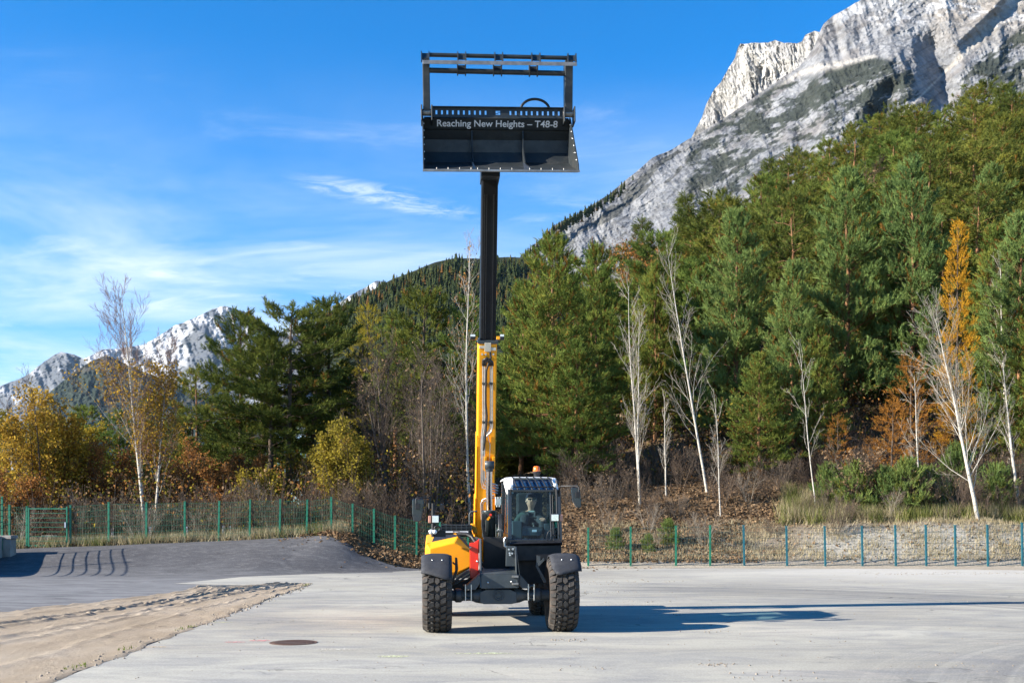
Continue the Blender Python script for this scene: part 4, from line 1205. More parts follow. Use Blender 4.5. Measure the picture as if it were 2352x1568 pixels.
for i, (X, Y, px) in enumerate(spots):
    if px < 1100:
        k = 0 if px < 170 else 1 if px < 430 else 2 if px < 700 else 3
        lab, grp = ('bare twiggy shrub behind the gate, at the foot of the golden tree', 'bare twiggy shrub around the stems of the leafy birch', 'bare twiggy shrub behind the fence below the dark pines', 'bare twiggy shrub on the leafy bank left of the machine')[k], 'bare shrubs behind the left fence, stretch %d' % (k + 1)
    elif px < 1900:
        k = 0 if px < 1430 else 1 if px < 1560 else 2 if px < 1720 else 3
        lab, grp = ('bare twiggy shrub on the leaf slope close to the cab mirror', 'bare twiggy shrub around the foot of the double-stemmed birch', 'bare twiggy shrub around the foot of the leaning birch', 'bare twiggy shrub on the leaf slope left of the grassy terrace')[k], 'bare shrubs on the leaf slope, stretch %d' % (k + 1)
    else: lab, grp = 'bare twiggy shrub on the terrace above the right-hand fence', 'bare shrubs on the terrace'
    s = r.uniform(.4, .95) * (.7 if px > 1100 and Y < 44 else 1)
    put('bare_shrub', lab, 'shrub', SH[i % 4], X, Y, r.uniform(0, 6.28), (s * 1.1, s * 1.1, s), grp, -.06)
# young pines low on the bank
for i, (px, Y, s, lab) in enumerate(((1415, 42.0, .32, 'small young pine behind the fence nearest the machine'), (1490, 41.8, .27, 'low young pine behind the fence, second from the machine'), (1535, 42.6, .36, 'young pine behind the fence below the bare birches'),
        (2030, 45.5, .75, 'bright green young pine on the terrace below the dark hollow'), (2085, 45.0, .85, 'largest bright green young pine on the terrace'), (2135, 45.6, .72, 'bright green young pine left of the large terrace birch'), (1965, 45.8, .8, 'small bright green young pine at the left end of the terrace'), (2290, 45.8, .75, 'young pine right of the large terrace birch'), (1900, 46.5, .7, 'yellow-green young pine under the upper fence'), (2200, 47, .9, 'young pine behind the large terrace birch'))):
    put('young_pine', lab, 'pine tree', pp('shrub_pine'), at(px, Y), Y, i * 1.3, s, 'young pines on the bank')

# ---- undergrowth, leaf litter and grass: nobody could count them
def ground_pts(n, px0, px1, y0, y1, r):
    Y = r.uniform(y0, y1, n); X = (r.uniform(px0, px1, n) - CX) / F * Y
    return X, Y
r = np.random.default_rng(404)
X, Y = ground_pts(52000, 1000, 2420, 40.3, 53, r)
keep = r.uniform(size=len(X)) < np.where((X > 9) & (Y < 44.5), .07, 1) * np.where((X > 12) & (Y > 44.5), .4, 1)
X, Y = X[keep], Y[keep]
X2, Y2 = ground_pts(16000, 690, 1080, 38.4, 50, r)
k2 = H(X2, Y2) > np.where(Y2 < 40.2, .02, -9)
k2 &= (Y2 > interp(X2, [(-12, 41), (-7.3, 40.4), (-6.4, 39.3), (-5.2, 38.5), (-4, 38.2), (0, 39)]) + r.normal(0, .25, len(X2)))
X3, Y3 = ground_pts(9000, -60, 720, 40.4, 50, r)
X = np.concatenate([X, X2[k2], X3]); Y = np.concatenate([Y, Y2[k2], Y3])
Z = H(X, Y) + r.uniform(.0, .06, len(X))
V, Q = leafquads(np.stack([X, Y, Z + .02], -1), .105, r, .55)
tag(link('leaf_litter', fastmesh('leaf_litter', V, Q, leaf_dry)), 'brown fallen leaves covering the banks behind the fence', 'leaves', None, 'stuff')
X, Y = ground_pts(1500, 640, 1500, 36.6, 39.9, r)
k = r.uniform(size=len(X)) < np.exp(-(39.8 - Y) * 1.5)
X, Y = X[k], Y[k]
V, Q = leafquads(np.stack([X, Y, H(X, Y) + .025], -1), .09, r, .8)
tag(link('stray_leaves', fastmesh('stray_leaves', V, Q, leaf_dry)), 'stray brown leaves blown onto the edge of the lot', 'leaves', None, 'stuff')

def blades(X, Y, hgt, wid, r, lean=.35):
    n = len(X)
    Z = H(X, Y) - .02
    a = r.uniform(0, 6.28, n); h = hgt * r.uniform(.5, 1.3, n)
    d = np.stack([np.cos(a), np.sin(a), 0 * a], -1)
    s = np.stack([-np.sin(a), np.cos(a), 0 * a], -1) * (wid / 2)
    b = np.stack([X, Y, Z], -1)
    top = b + d * (h * lean * r.uniform(.2, 1.6, n))[:, None] + np.array([0, 0, 1.]) * h[:, None]
    V = np.stack([b - s, b + s, top], 1).reshape(-1, 3)
    return V, np.arange(3 * n).reshape(-1, 3)
X, Y = ground_pts(30000, 1330, 2420, 40.6, 44.8, r)
k = r.uniform(size=len(X)) < fbm(X * .9, Y * 1.2, 12, 3) ** 1.5 * 1.4
V, Q = blades(X[k], Y[k], .20, .022, r, .8)
tag(link('bank_grass', fastmesh('bank_grass', V, Q, straw)), 'short dry grass on the bank behind the right-hand fence', 'grass', None, 'stuff')
cx_, cy_ = ground_pts(420, 1800, 2400, 44.0, 48.0, r)
X = np.repeat(cx_, 55) + r.normal(0, .16, 420 * 55); Y = np.repeat(cy_, 55) + r.normal(0, .16, 420 * 55)
V, Q = blades(X, Y, .62, .022, r, .6)
tag(link('terrace_grass', fastmesh('terrace_grass', V, Q, [straw, green_grass], (np.repeat(r.integers(0, 2, 420), 55)))), 'tall tan grass tufts on the terrace above the right-hand fence', 'grass', None, 'stuff')
cx_, cy_ = ground_pts(260, -40, 790, 40.35, 41.6, r)
X = np.repeat(cx_, 40) + r.normal(0, .2, 260 * 40); Y = np.abs(np.repeat(cy_, 40) + r.normal(0, .2, 260 * 40) - 40.3) + 40.3
V, Q = blades(X, Y, .38, .02, r, .5)
tag(link('fence_grass', fastmesh('fence_grass', V, Q, [straw, green_grass], (np.repeat(r.integers(0, 4, 260) // 3, 40)))), 'dry grass along the foot of the left-hand fence', 'grass', None, 'stuff')
# tangle of bare stems and brown leaves that closes the view under the trees
polys = []
def stems(n, px0, px1, y0, y1, h0, h1):
    X, Y = ground_pts(n, px0, px1, y0, y1, r)
    Z = H(X, Y)
    for x, y, z in zip(X, Y, Z):
        h = r.uniform(h0, h1); a = r.uniform(0, 6.28); ln = r.uniform(.05, .5) * h
        m = np.array([x + math.cos(a) * ln * .35, y + math.sin(a) * ln * .35, z + h * .55])
        e = np.array([x + math.cos(a) * ln, y + math.sin(a) * ln, z + h])
        polys.append((np.stack([[x, y, z - .05], m, e]), [.016, .011, .004]))
stems(700, 1290, 1980, 49, 60, .4, 2.0)
stems(2600, -60, 1120, 42, 60, .6, 2.6)
stems(900, 1900, 2420, 46, 56, .6, 2.6)
v, q = tubes(polys, [3] * len(polys))
tag(link('undergrowth', fastmesh('undergrowth', v, q, twig_brown, smooth=True)), 'tangle of thin bare stems under the trees', 'undergrowth', None, 'stuff')
X, Y = ground_pts(30000, -80, 1130, 43, 62, r)
Z = H(X, Y) + r.uniform(0, 1, len(X)) ** 1.4 * (1.2 + 3.0 * fbm(X * .3, Y * .3, 15, 3))
X1, Y1 = ground_pts(15000, 1250, 2420, 50, 66, r)
Z1 = H(X1, Y1) + r.uniform(0, 1, len(X1)) ** 1.4 * 3.2
r2 = r
V, Q = leafquads(np.concatenate([np.stack([X, Y, Z], -1), np.stack([X1, Y1, Z1], -1)]), .12, r)
tag(link('thicket_leaves', fastmesh('thicket_leaves', V, Q, [leaf_rust, leaf_dry, leaf_olive], r.integers(0, 3, len(Q)))), 'withered brown and olive foliage of the thicket under the trees', 'undergrowth', None, 'stuff')

# ------------------------------------------------------------------ fences, walls and small things of the lot
green_paint = simple('green_paint', (.012, .15, .085), .45, 0, .2, 3)
blue_paint = simple('blue_paint', (.012, .10, .13), .45, 0, .2, 3)
wire_green = simple('wire_green', (.02, .13, .075), .5, 0, .2, 3)
wire_dark = simple('wire_dark', (.05, .085, .07), .6, 0, .2, 3)
concrete = simple('concrete', (.30, .28, .25), .95, 0, .3, 2.5, ((.12, .11, .095), .6), .4, .1)
galv = simple('galvanised', (.42, .46, .52), .5, .3, .2, 4)

def fence_post(x, y, z0, z1, mat, parent, dx=0.):
    m = MB()
    w = .032
    a = [(x - w, y - w, z0 - .25), (x + w, y - w, z0 - .25), (x + w, y + w, z0 - .25), (x - w, y + w, z0 - .25)]
    b = [(x - w + dx, y - w, z1), (x + w + dx, y - w, z1), (x + w + dx, y + w, z1), (x - w + dx, y + w, z1)]
    m.hexa(a, b)
    m.box(x + dx - .042, x + dx + .042, y - .042, y + .042, z1 + .002, z1 + .03)
    for k in range(6):
        t = (k + .5) / 6
        m.box(x + dx * t - .04, x + dx * t + .04, y - .05, y - .034, z0 + (z1 - z0) * t - .02, z0 + (z1 - z0) * t + .02)
    return m.build('post', mat, parent)
def wire_panel(p, q, mat, parent, vstep=.06, hstep=.2, rad=.0032, name='mesh_panel'):
    (x0, y0, a0, b0), (x1, y1, a1, b1) = p, q
    L = math.hypot(x1 - x0, y1 - y0)
    P_, R_ = [], []
    n = max(2, int(L / vstep))
    for i in range(1, n):
        t = i / n
        x, y = x0 + (x1 - x0) * t, y0 + (y1 - y0) * t
        P_.append([(x, y, a0 + (a1 - a0) * t + .04), (x, y, b0 + (b1 - b0) * t - .03)]); R_.append([rad, rad])
    V1 = tube_batch(np.array(P_), np.array(R_), 3)
    P_, R_ = [], []
    h = b0 - a0
    k = max(2, int(h / hstep))
    for i in range(k + 1):
        t = i / k
        za, zb = a0 + .05 + (b0 - a0 - .09) * t, a1 + .05 + (b1 - a1 - .09) * t
        P_.append([(x0 + .04 * (x1 - x0) / L, y0 - .006, za), (x1 - .04 * (x1 - x0) / L, y1 - .006, zb)]); R_.append([rad * 1.5, rad * 1.5])
    V2 = tube_batch(np.array(P_), np.array(R_), 4)
    v, q_ = join_vq([V1, V2])
    return link(name, fastmesh(name, v, q_, mat), parent)
def fence(name, label, posts, mats, wiremat, Y, skip=(), vstep=.06, lean=0., ymap=None):
    pr = []
    for i, (px, ptop) in enumerate(posts):
        y = Y if ymap is None else ymap(i)
        x = at(px, y)
        pr.append((x, y, Hs(x, y), CH + (HY - ptop) / F * y))
    o = thing(name, label, 'fence', (pr[0][0], pr[0][1], pr[0][2]))
    inv = Matrix.Translation((-pr[0][0], -pr[0][1], -pr[0][2]))
    for i, p in enumerate(pr):
        c = fence_post(p[0], p[1], p[2], p[3], mats[i % len(mats)] if callable(mats) is False else mats(i), o, lean if not callable(lean) else lean(i))
        c.matrix_parent_inverse = inv
    for i in range(len(pr) - 1):
        if i in skip: continue
        c = wire_panel(pr[i], pr[i + 1], wiremat, o, vstep)
        c.matrix_parent_inverse = inv
    return pr
LP = [(-60, 1162), (22, 1160.6), (62, 1163.9), (162, 1161.5), (250, 1154.5), (336.5, 1154.5), (424.7, 1152.5), (502, 1151.7), (573, 1148.5), (642, 1147.6), (704, 1148.5), (761, 1142.4), (810, 1157.8), (859, 1169.6), (907.5, 1185), (957, 1193), (1010, 1200), (1075, 1206), (1160, 1210), (1250, 1212)]
lpr = fence('wire_fence', 'green wire mesh fence along the crest of the dark asphalt hump at left', LP, [green_paint], wire_green, 40.55, skip=(2,), lean=lambda i: .03 if 6 < i < 11 else 0)
RP = [(1351, 1212.8), (1448.5, 1210.5), (1552.5, 1208.2), (1631, 1207.3), (1709.7, 1206.8), (1808, 1209), (1896, 1209.6), (1981.4, 1208.2), (2058, 1206.8), (2128, 1206), (2195.4, 1206.8), (2269.6, 1206), (2349, 1201.3), (2430, 1199)]
fence('wire_fence', 'long wire mesh fence with slim posts between the lot and the right-hand bank', RP, lambda i: green_paint if i < 4 else blue_paint, wire_dark, 39.95, vstep=.10, lean=lambda i: 0 if i < 4 else -.03)
UP = [(1862, 1112), (1951.6, 1120), (2045, 1112), (2159.6, 1104), (2275, 1072), (2380, 1060)]
fence('wire_fence', 'short green fence half hidden by young pines on the upper terrace', UP, [green_paint], wire_green, 47.6, vstep=.10)
# the gate of horizontal bars in the left fence
a, b = lpr[2], lpr[3]
g = thing('gate', 'green gate of horizontal bars in the left-hand fence', 'gate', (a[0], a[1], a[2]))
inv = Matrix.Translation((-a[0], -a[1], -a[2]))
m = MB()
for (x, z0, z1) in ((a[0] + .10, a[2] + .06, a[3] - .02), (b[0] - .10, b[2] + .06, b[3] - .02)):
    m.box(x - .022, x + .022, a[1] - .10, a[1] - .056, z0, z1)
for z in (a[2] + .1, a[3] - .06):
    m.box(a[0] + .122, b[0] - .122, a[1] - .098, a[1] - .058, z - .02, z + .02)
c = m.build('gate_frame', green_paint, g); c.matrix_parent_inverse = inv
for k in range(1, 8):
    z = a[2] + .1 + (a[3] - .16 - a[2]) * k / 8
    m = MB(); m.tube([(a[0] + .124, a[1] - .078, z), (b[0] - .124, a[1] - .078, z)], .009, 6)
    c = m.build('bar', green_paint, g); c.matrix_parent_inverse = inv
m = MB(); m.box(b[0] - .17, b[0] - .125, a[1] - .13, a[1] - .10, a[2] + .75, a[2] + .95)
c = m.build('handle', galv, g); c.matrix_parent_inverse = inv

# concrete wall at the left edge, with a cap
x1 = at(30, 38); z0 = Hs(x1, 38) - .3
w = thing('concrete_wall', 'low concrete wall end at the left edge in front of the gate', 'wall', (x1 - 2.5, 38, z0))
m = MB(); m.box(-2.5, 2.5, -.2, .25, 0, CH - (1233 - HY) / F * 38 - z0 - .06); m.build('wall', concrete, w, .015)
m = MB(); m.box(-2.5, 2.54, -.24, .29, CH - (1233 - HY) / F * 38 - z0 - .058, CH - (1229 - HY) / F * 38 - z0); m.build('cap', concrete, w, .012)
m = MB(); m.box(-.2, .05, -5.2, -.245, -.2, CH - (1231 - HY) / F * 38 - z0); c = m.build('return_wall', concrete, w, .015); c.location.x = 2.2
rl = thing('railing', 'green railing of thin horizontal rails on the wall at the left edge', 'railing', (x1 - .28, 38, Hs(x1, 38) + .6))
for k in range(6):
    m = MB(); m.tube([(0, -5.3, .35 + k * .2), (0, -.2, .35 + k * .2)], .016, 6); m.build('rail', green_paint, rl)
for y in (-5.3, -2.7, -.2):
    m = MB(); m.box(-.03, .03, y - .03, y + .03, -.4, 1.42); m.build('post', green_paint, rl)
# kerb wall and marker posts behind the left fence
m = MB()
n = 14
for i in range(n):
    xa, xb = at(60, 42.6) + i * .62, at(60, 42.6) + i * .62 + .612
    z = Hs((xa + xb) / 2, 42.6)
    m.box(xa, xb, 42.5, 42.7, z - .2, z + .22 + (.12 if i < 2 else 0))
tag(m.build('kerb_wall', concrete, None, .01), 'pale low concrete kerb wall behind the left-hand fence', 'wall')
for px, top, lab in ((259, 1210, 'leftmost of the pale marker posts behind the left fence'), (345, 1207, 'pale marker post at the foot of the birch'), (430, 1207, 'third pale marker post behind the left fence from the left'), (513, 1204, 'pale marker post, left one of the close pair'), (528, 1206, 'pale marker post, right one of the close pair')):
    x, y = at(px, 43.2), 43.2
    z = Hs(x, y); zt = CH + (HY - top) / F * y
    o = thing('marker_post', lab, 'post', (x, y, z), 0, 'marker posts behind the left fence')
    m = MB(); m.box(-.05, .05, -.03, .03, -.1, zt - z - .03); m.build('shaft', galv, o, .008)
    m = MB(); m.box(-.052, .052, -.034, -.0305, zt - z - .16, zt - z - .09); m.build('reflector', concrete, o)

# manhole cover
mx, my = G(674, 1476)
o = thing('manhole_cover', 'rusty ribbed round manhole cover in the pale lot', 'manhole cover', (mx, my, .007))
iron = simple('rusty_iron', (.13, .075, .055), .8, .3, .35, 9, ((.25, .22, .19), .5), .4)
m = MB(); m.lathe([(0, .335), (.006, .335), (.006, .30), (0, .30)], (0, 0, 0), 'z', 40, 0, True, False); m.build('frame', iron, o)
m = MB(); m.lathe([(.0, 0.001), (.001, .297)], (0, 0, 0), 'z', 40); 
m.build('plate', simple('dark_iron', (.05, .03, .025), .9, .2, .3, 9), o)
for k in range(-9, 10):
    x = k * .031
    hl = math.sqrt(max(.0, .288 ** 2 - x * x))
    if hl < .03: continue
    m = MB(); m.box(-.009, .009, -hl, hl, .002, .010)
    c = m.build('rib', iron, o); c.location.x = x; c.rotation_euler.z = 0
o.rotation_euler.z = math.radians(-25)

# sprayed marks on the lot
def paint(name, label, px0, px1, py, hgt, col, seed):
    r = np.random.default_rng(seed)
    x0, y = G(px0, py); x1, _ = G(px1, py)
    mt = newmat(name + str(seed))
    m_, n_, l_ = mt
    f = mnoise(n_, l_, 22, 6, .7)
    tr = n_.new('ShaderNodeBsdfTransparent'); sh = n_.new('ShaderNodeMixShader')
    l_.new(mrange(n_, l_, f, .40, .62), sh.inputs[0]); l_.new(tr.outputs[0], sh.inputs[1]); l_.new(bsdf(n_, l_, col, .9), sh.inputs[2]); mout(n_, l_, sh.outputs[0])
    n = 22
    t = np.linspace(0, 1, n)
    up = hgt * np.sin(t * math.pi) ** .5 * r.uniform(.4, 1.1, n)
    V = np.concatenate([np.stack([x0 + (x1 - x0) * t, y - up * .8, 0 * t + .010], -1), np.stack([x0 + (x1 - x0) * t, y + up, 0 * t + .010], -1)])
    Q = [(i, i + 1, n + i + 1, n + i) for i in range(n - 1)]
    tag(link('paint_mark', fastmesh('paint_mark', V, Q, m_)), label, 'paint mark')
paint('pk', 'faint pink sprayed dash left of the manhole cover, further one', 515, 565, 1475, .10, (.70, .28, .26), 1)
paint('pk', 'pink sprayed dash next to the manhole cover', 572, 622, 1471.5, .13, (.72, .26, .25), 2)
paint('yl', 'thin pale yellow line sprayed at the edge of the sand', 478, 540, 1429, .05, (.62, .62, .28), 3)
paint('yl', 'pale yellow-green smear sprayed in front of the left front wheel', 865, 940, 1508, .14, (.60, .62, .36), 4)
paint('yl', 'pale yellow-green smear sprayed in front of the machine', 1040, 1180, 1501, .10, (.58, .60, .36), 5)
paint('wh', 'cream dust smear right of the manhole cover', 722, 822, 1492, .12, (.62, .57, .47), 6)
paint('or', 'faint orange sprayed dash on the lot beside the sand edge', 330, 385, 1586 - 100, .06, (.60, .42, .22), 7)

# crumbs of earth and small stones
r = np.random.default_rng(55)
crumb = simple('crumbs', (.27, .23, .18), .97, 0, .35, 8, None, .5, .1)
V, Q, b = [], [], 0
def rock(x, y, z, s):
    global b
    th = r.uniform(0, 6.28)
    k = 5
    a = th + np.arange(k) * 6.283 / k
    r1, r2 = s * r.uniform(.7, 1.2, k), s * r.uniform(.4, .8, k)
    v = np.concatenate([np.stack([x + r1 * np.cos(a), y + r1 * np.sin(a), np.full(k, z - .004)], -1), np.stack([x + r2 * np.cos(a + .3), y + r2 * np.sin(a + .3), z + s * r.uniform(.4, .9, k)], -1), [[x, y, z + s * .95]]])
    V.append(v)
    for i in range(k):
        j = (i + 1) % k
        Q.extend([(b + i, b + j, b + k + j), (b + i, b + k + j, b + k + i), (b + k + i, b + k + j, b + 2 * k)])
    b += len(v)
for px, py, n, sp in ((1640, 1527, 40, .12), (1762, 1545, 16, .25), (1310, 1470, 30, .16), (1455, 1382, 8, .3), (1420, 1360, 26, .5), (1560, 1413, 10, .2), (1640, 1450, 12, .3), (1900, 1480, 10, .5), (1350, 1535, 14, .2), (2200, 1530, 14, .5), (1800, 1560, 16, .3), (1350, 1340, 46, .9), (1480, 1335, 40, .9), (2080, 1318, 60, .8), (2270, 1316, 60, 1.0)):
    x, y = G(px, py)
    for _ in range(n):
        rock(x + r.normal(0, sp), y + r.normal(0, sp * .5), .006, r.uniform(.004, .014) * (1 + y / 40))
for _ in range(420):
    px, py = r.uniform(300, 2352), 1320 + 245 * r.uniform() ** 1.2
    x, y = G(px, py)
    if x < -4.3: continue
    rock(x, y, .006, r.uniform(.003, .009) * (1 + y / 30))
for _ in range(300):
    y = r.uniform(9, 30); x = -5.05 - .018 * (y - 12) + r.normal(0, .1)
    rock(x, y, .01, r.uniform(.006, .03))
tag(link('crumbs', fastmesh('crumbs', np.concatenate(V), Q, crumb)), 'small stones and earth crumbs strewn over the lot', 'gravel', None, 'stuff')
# weeds along the sand edge
X = -5.1 - .018 * (np.linspace(12, 30, 700) - 12) + r.normal(0, .05, 700); Y = np.linspace(12, 30, 700)
k = fbm(Y * 1.3, Y * 0, 66, 3) > .62
n = k.sum()
a = r.uniform(0, 6.28, n); h = r.uniform(.02, .055, n)
bb = np.stack([X[k], Y[k], np.full(n, .01)], -1)
s_ = np.stack([np.cos(a), np.sin(a), 0 * a], -1) * .012
tt = bb + np.stack([np.cos(a + 1) * h * .6, np.sin(a + 1) * h * .6, h], -1)
tag(link('edge_weeds', fastmesh('edge_weeds', np.stack([bb - s_, bb + s_, tt], 1).reshape(-1, 3), np.arange(3 * n).reshape(-1, 3), leaf_green)), 'sparse small weeds along the edge of the sand', 'weeds', None, 'stuff')

# ------------------------------------------------------------------ telehandler
YAW = math.radians(4.3)
ORG = Vector((-.197, 17.4, 0))
def L(px, py, yl):            # local point at local depth yl that the photo shows at (px, py)
    a, bz = (px - CX) / F, (HY - py) / F
    c_, s_ = math.cos(YAW), math.sin(YAW)
    # local y = -s*(aY-Ox) + c*(Y-Oy) = yl
    Y = (yl - s_ * ORG.x + c_ * ORG.y) / (c_ - s_ * a)
    dx, dy = a * Y - ORG.x, Y - ORG.y
    return Vector((c_ * dx + s_ * dy, yl, CH + bz * Y))
def A(cx, cy, yl): return L(916 + .3048 * cx, 1035.4 + .3048 * cy, yl)          # machine close-up
def Bk(cx, cy, yl):                                                               # bucket close-up: x at cx, height on the bucket's middle
    return Vector((L(915.97 + .22353 * cx, 79.65 + .22351 * cy, yl).x, yl, L(915.97 + .22353 * 1042, 79.65 + .22351 * cy, yl).z))
def Hd(cx, cy, yl): return L(931.9 + .12699 * cx, 1131.0 + .12699 * cy, yl)      # hood close-up
def Cb(cx, cy, yl): return L(1115.1 + .15239 * cx, 1059.3 + .15239 * cy, yl)     # cab close-up

yellow = simple('machine_yellow', (.90, .365, .004), .42, 0, .05, 3, ((.5, .30, .10), .10), 0, .4, .0)
dgrey = simple('machine_grey', (.038, .048, .053), .45, 0, .2, 4, ((.16, .15, .13), .25))
black = simple('black_plastic', (.007, .007, .008), .55, 0, .3, 5, ((.04, .038, .035), .2))
fender_m = simple('fender_rubber', (.020, .022, .028), .8, 0, .2, 8, ((.07, .068, .066), .5), .2)
cabpaint = simple('cab_paint', (.016, .019, .024), .25, 0, .2, 4, None, 0, .5, .4)
white_p = simple('white_roof', (.80, .80, .79), .4, 0, .03, 4)
red_p = simple('red_paint', (.80, .030, .010), .35, 0, .08, 4, None, 0, .5, .2)
chrome = simple('chrome', (.75, .75, .76), .18, 1.0, .05, 4)
steel = simple('steel_pipe', (.62, .61, .58), .32, .9, .1, 6)
bolt_m = simple('bright_bolt', (.7, .7, .68), .35, .8, .1, 6)
tyre_m = simple('tyre_rubber', (.040, .037, .034), .82, 0, .25, 7, ((.15, .125, .10), .7), .3, .3)
wall_m = simple('tyre_wall', (.058, .047, .040), .88, 0, .25, 6, ((.17, .13, .10), .8), .2, .2)
rubber = simple('hose_rubber', (.012, .012, .013), .45, 0, .2, 8)
bucket_m = simple('bucket_grey', (.016, .021, .024), .5, 0, .22, 3.5, ((.20, .18, .15), .2), .05)
edge_steel = simple('worn_steel', (.22, .215, .20), .4, .5, .35, 7, ((.20, .12, .07), .4), .1)
letter_m = simple('lettering_grey', (.78, .78, .79), .6, 0, .03, 4)
amber = simple('amber_lens', (.85, .17, .01), .15, 0, .1, 9, None, 0, .6, .6)
lens_m = simple('lamp_lens', (.78, .80, .83), .1, .6, .25, 60)
indicator = simple('indicator_lens', (.50, .24, .17), .25, 0, .1, 20)
boom_in = simple('inner_boom_black', (.006, .007, .009), .45, 0, .3, 2.5, ((.02, .02, .02), .3), 0, .2)
seat_m = simple('seat_cloth', (.03, .032, .035), .9, 0, .2, 8)
dash_m = simple('dash_grey', (.05, .07, .08), .6, 0, .2, 5)
paper = simple('white_card', (.75, .8, .82), .6, 0, .03, 5)
mirror_gl = simple('mirror_glass', (.8, .85, .85), .04, 1.0, .02, 3)
def glass_mat():
    m, n, l = newmat('cab_glass')
    t = n.new('ShaderNodeBsdfTransparent'); t.inputs[0].default_value = (.50, .66, .70, 1)
    g = n.new('ShaderNodeBsdfGlossy'); g.inputs['Roughness'].default_value = .02; g.inputs[0].default_value = (.9, .95, 1, 1)
    f = n.new('ShaderNodeFresnel'); f.inputs[0].default_value = 1.33
    x = n.new('ShaderNodeMixShader'); l.new(f.outputs[0], x.inputs[0]); l.new(t.outputs[0], x.inputs[1]); l.new(g.outputs[0], x.inputs[2])
    mout(n, l, x.outputs[0])
    return m
glass = glass_mat()
roof_glass = simple('dark_roof_pane', (.010, .030, .070), .12, 0, .1, 3, None, 0, .25)  # opaque dark blue: the dim reflected sky is put into the pane's colour

TH = thing('telehandler', 'yellow and grey telescopic handler with its boom and bucket raised high', 'telehandler', ORG, YAW)
def part(mb, name, mat, parent=TH, bevel=0.0, label=None):
    o = mb.build(name, mat, parent, bevel)
    if label: o['label'] = label
    return o

# ---- wheels
R_T, W_T = .592, .455
def lug(m, poly, r0, r1, cx, sh=.82, mi=0):
    """poly: (x, angle) corners on the tread, raised from r0 to r1"""
    n = len(poly)
    mx_ = sum(p[0] for p in poly) / n; ma = sum(p[1] for p in poly) / n
    def pt(x, a, rad): return (cx + x, -rad * math.cos(a), rad * math.sin(a))
    def rr(x): return -.055 * max(0, (abs(x) - .13) / .1) ** 1.5
    lo = [pt(x, a, r0 + rr(x) * .6) for x, a in poly]
    hi = [pt(mx_ + (x - mx_) * sh, ma + (a - ma) * sh, r1 + rr(x)) for x, a in poly]
    fs = [tuple(range(n, 2 * n))] + [(i, (i + 1) % n, n + (i + 1) % n, n + i) for i in range(n)]
    m.add(lo + hi, fs, mi)
def wheel(x, y, side):
    rim = MB()
    s = side
    rim.lathe([(s * .02, .03), (s * .03, .16), (s * .10, .20), (s * .12, .28), (s * .19, .295), (s * .20, .315), (s * .17, .32)], (0, 0, 0), 'x', 36)
    rim.lathe([(s * .03, .01), (s * .16, .01), (s * .16, .07), (s * .09, .09), (s * .03, .10)], (0, 0, 0), 'x', 24)
    for k in range(8):
        a = k * math.pi / 4
        rim.tube([(s * .02, .125 * math.cos(a), .125 * math.sin(a)), (s * .06, .125 * math.cos(a), .125 * math.sin(a))], .014, 6, 1)
    w = part(rim, 'wheel', [dgrey, bolt_m])
    w.location = (x, y, R_T - .012)
    t = MB()
    hw = W_T / 2
    t.lathe([(-hw * .72, .315), (-hw * .86, .37), (-hw, .44), (-hw * .985, .50), (-hw * .90, .536), (-hw * .6, .553), (0, .557), (hw * .6, .553), (hw * .90, .536), (hw * .985, .50), (hw, .44), (hw * .86, .37), (hw * .72, .315)], (0, 0, 0), 'x', 56)
    part(t, 'tyre', wall_m, w)
    tr = MB()
    N = 30
    dp = 2 * math.pi / N
    for k in range(N):
        a = k * dp
        sk = .10
        def q(x0, x1, a0, a1, k0=0., k1=0.):
            return [(x0, a + a0 * dp + k0 * dp), (x1, a + a0 * dp + k1 * dp), (x1, a + a1 * dp + k1 * dp), (x0, a + a1 * dp + k0 * dp)]
        lug(tr, [(0, a - .48 * dp), (.040, a - .22 * dp), (.040, a + .22 * dp), (0, a + .48 * dp), (-.040, a + .22 * dp), (-.040, a - .22 * dp)], .548, R_T, 0)
        lug(tr, q(-.135, -.046, -.34, .34, -.12, .14), .548, R_T, 0)
        lug(tr, q(.046, .135, .16, .84, -.12, .14), .548, R_T, 0)
        lug(tr, q(-.226, -.142, -.12, .52, -.12, .02), .532, R_T - .004, 0)
        lug(tr, q(.142, .226, -.10, .54, .0, .12), .532, R_T - .004, 0)
        for sx in (-1, 1):
            xx = sx * hw * .97
            lug(tr, [(xx - sx * .012, a), (xx + sx * .004, a + .05 * dp), (xx + sx * .004, a + .4 * dp), (xx - sx * .012, a + .45 * dp)], .492, .55, 0)
    part(tr, 'tread', tyre_m, w)
    return w
wheel(-.972, 0, -1); wheel(.972, 0, 1); wheel(-.972, 3.0, -1); wheel(.972, 3.0, 1)

# ---- front and rear axle
ax = MB()
ax.prism([A(612, 1062, -.10), A(660, 1042, -.10), A(840, 1042, -.10), A(888, 1062, -.10), A(890, 1140, -.10), A(850, 1152, -.10), A(640, 1152, -.10), A(612, 1140, -.10)], (0, .32, 0))
for s in (-1, 1):
    ax.lathe([(s * .25, .13), (s * .34, .115), (s * .42, .085), (s * .55, .085), (s * .58, .11), (s * .66, .11), (s * .68, .085), (s * .80, .085)], (-.02, .05, .56), 'x', 20)
    ax.box(s * .49 - .075, s * .49 + .075, -.10, .17, .505, .525)
    ax.box(s * .49 - .075, s * .49 + .075, -.10, .17, .70, .722)
axle = part(ax, 'axle', dgrey, TH, .012)
for s in (-1, 1):
    for d in (-.045, .045):
        m = MB(); m.tube([(s * .49 + d, -.115, .49), (s * .49 + d, -.115, .74)], .012, 8); part(m, 'clamp_bolt', steel, axle)
e = A(752, 1086, -.112)
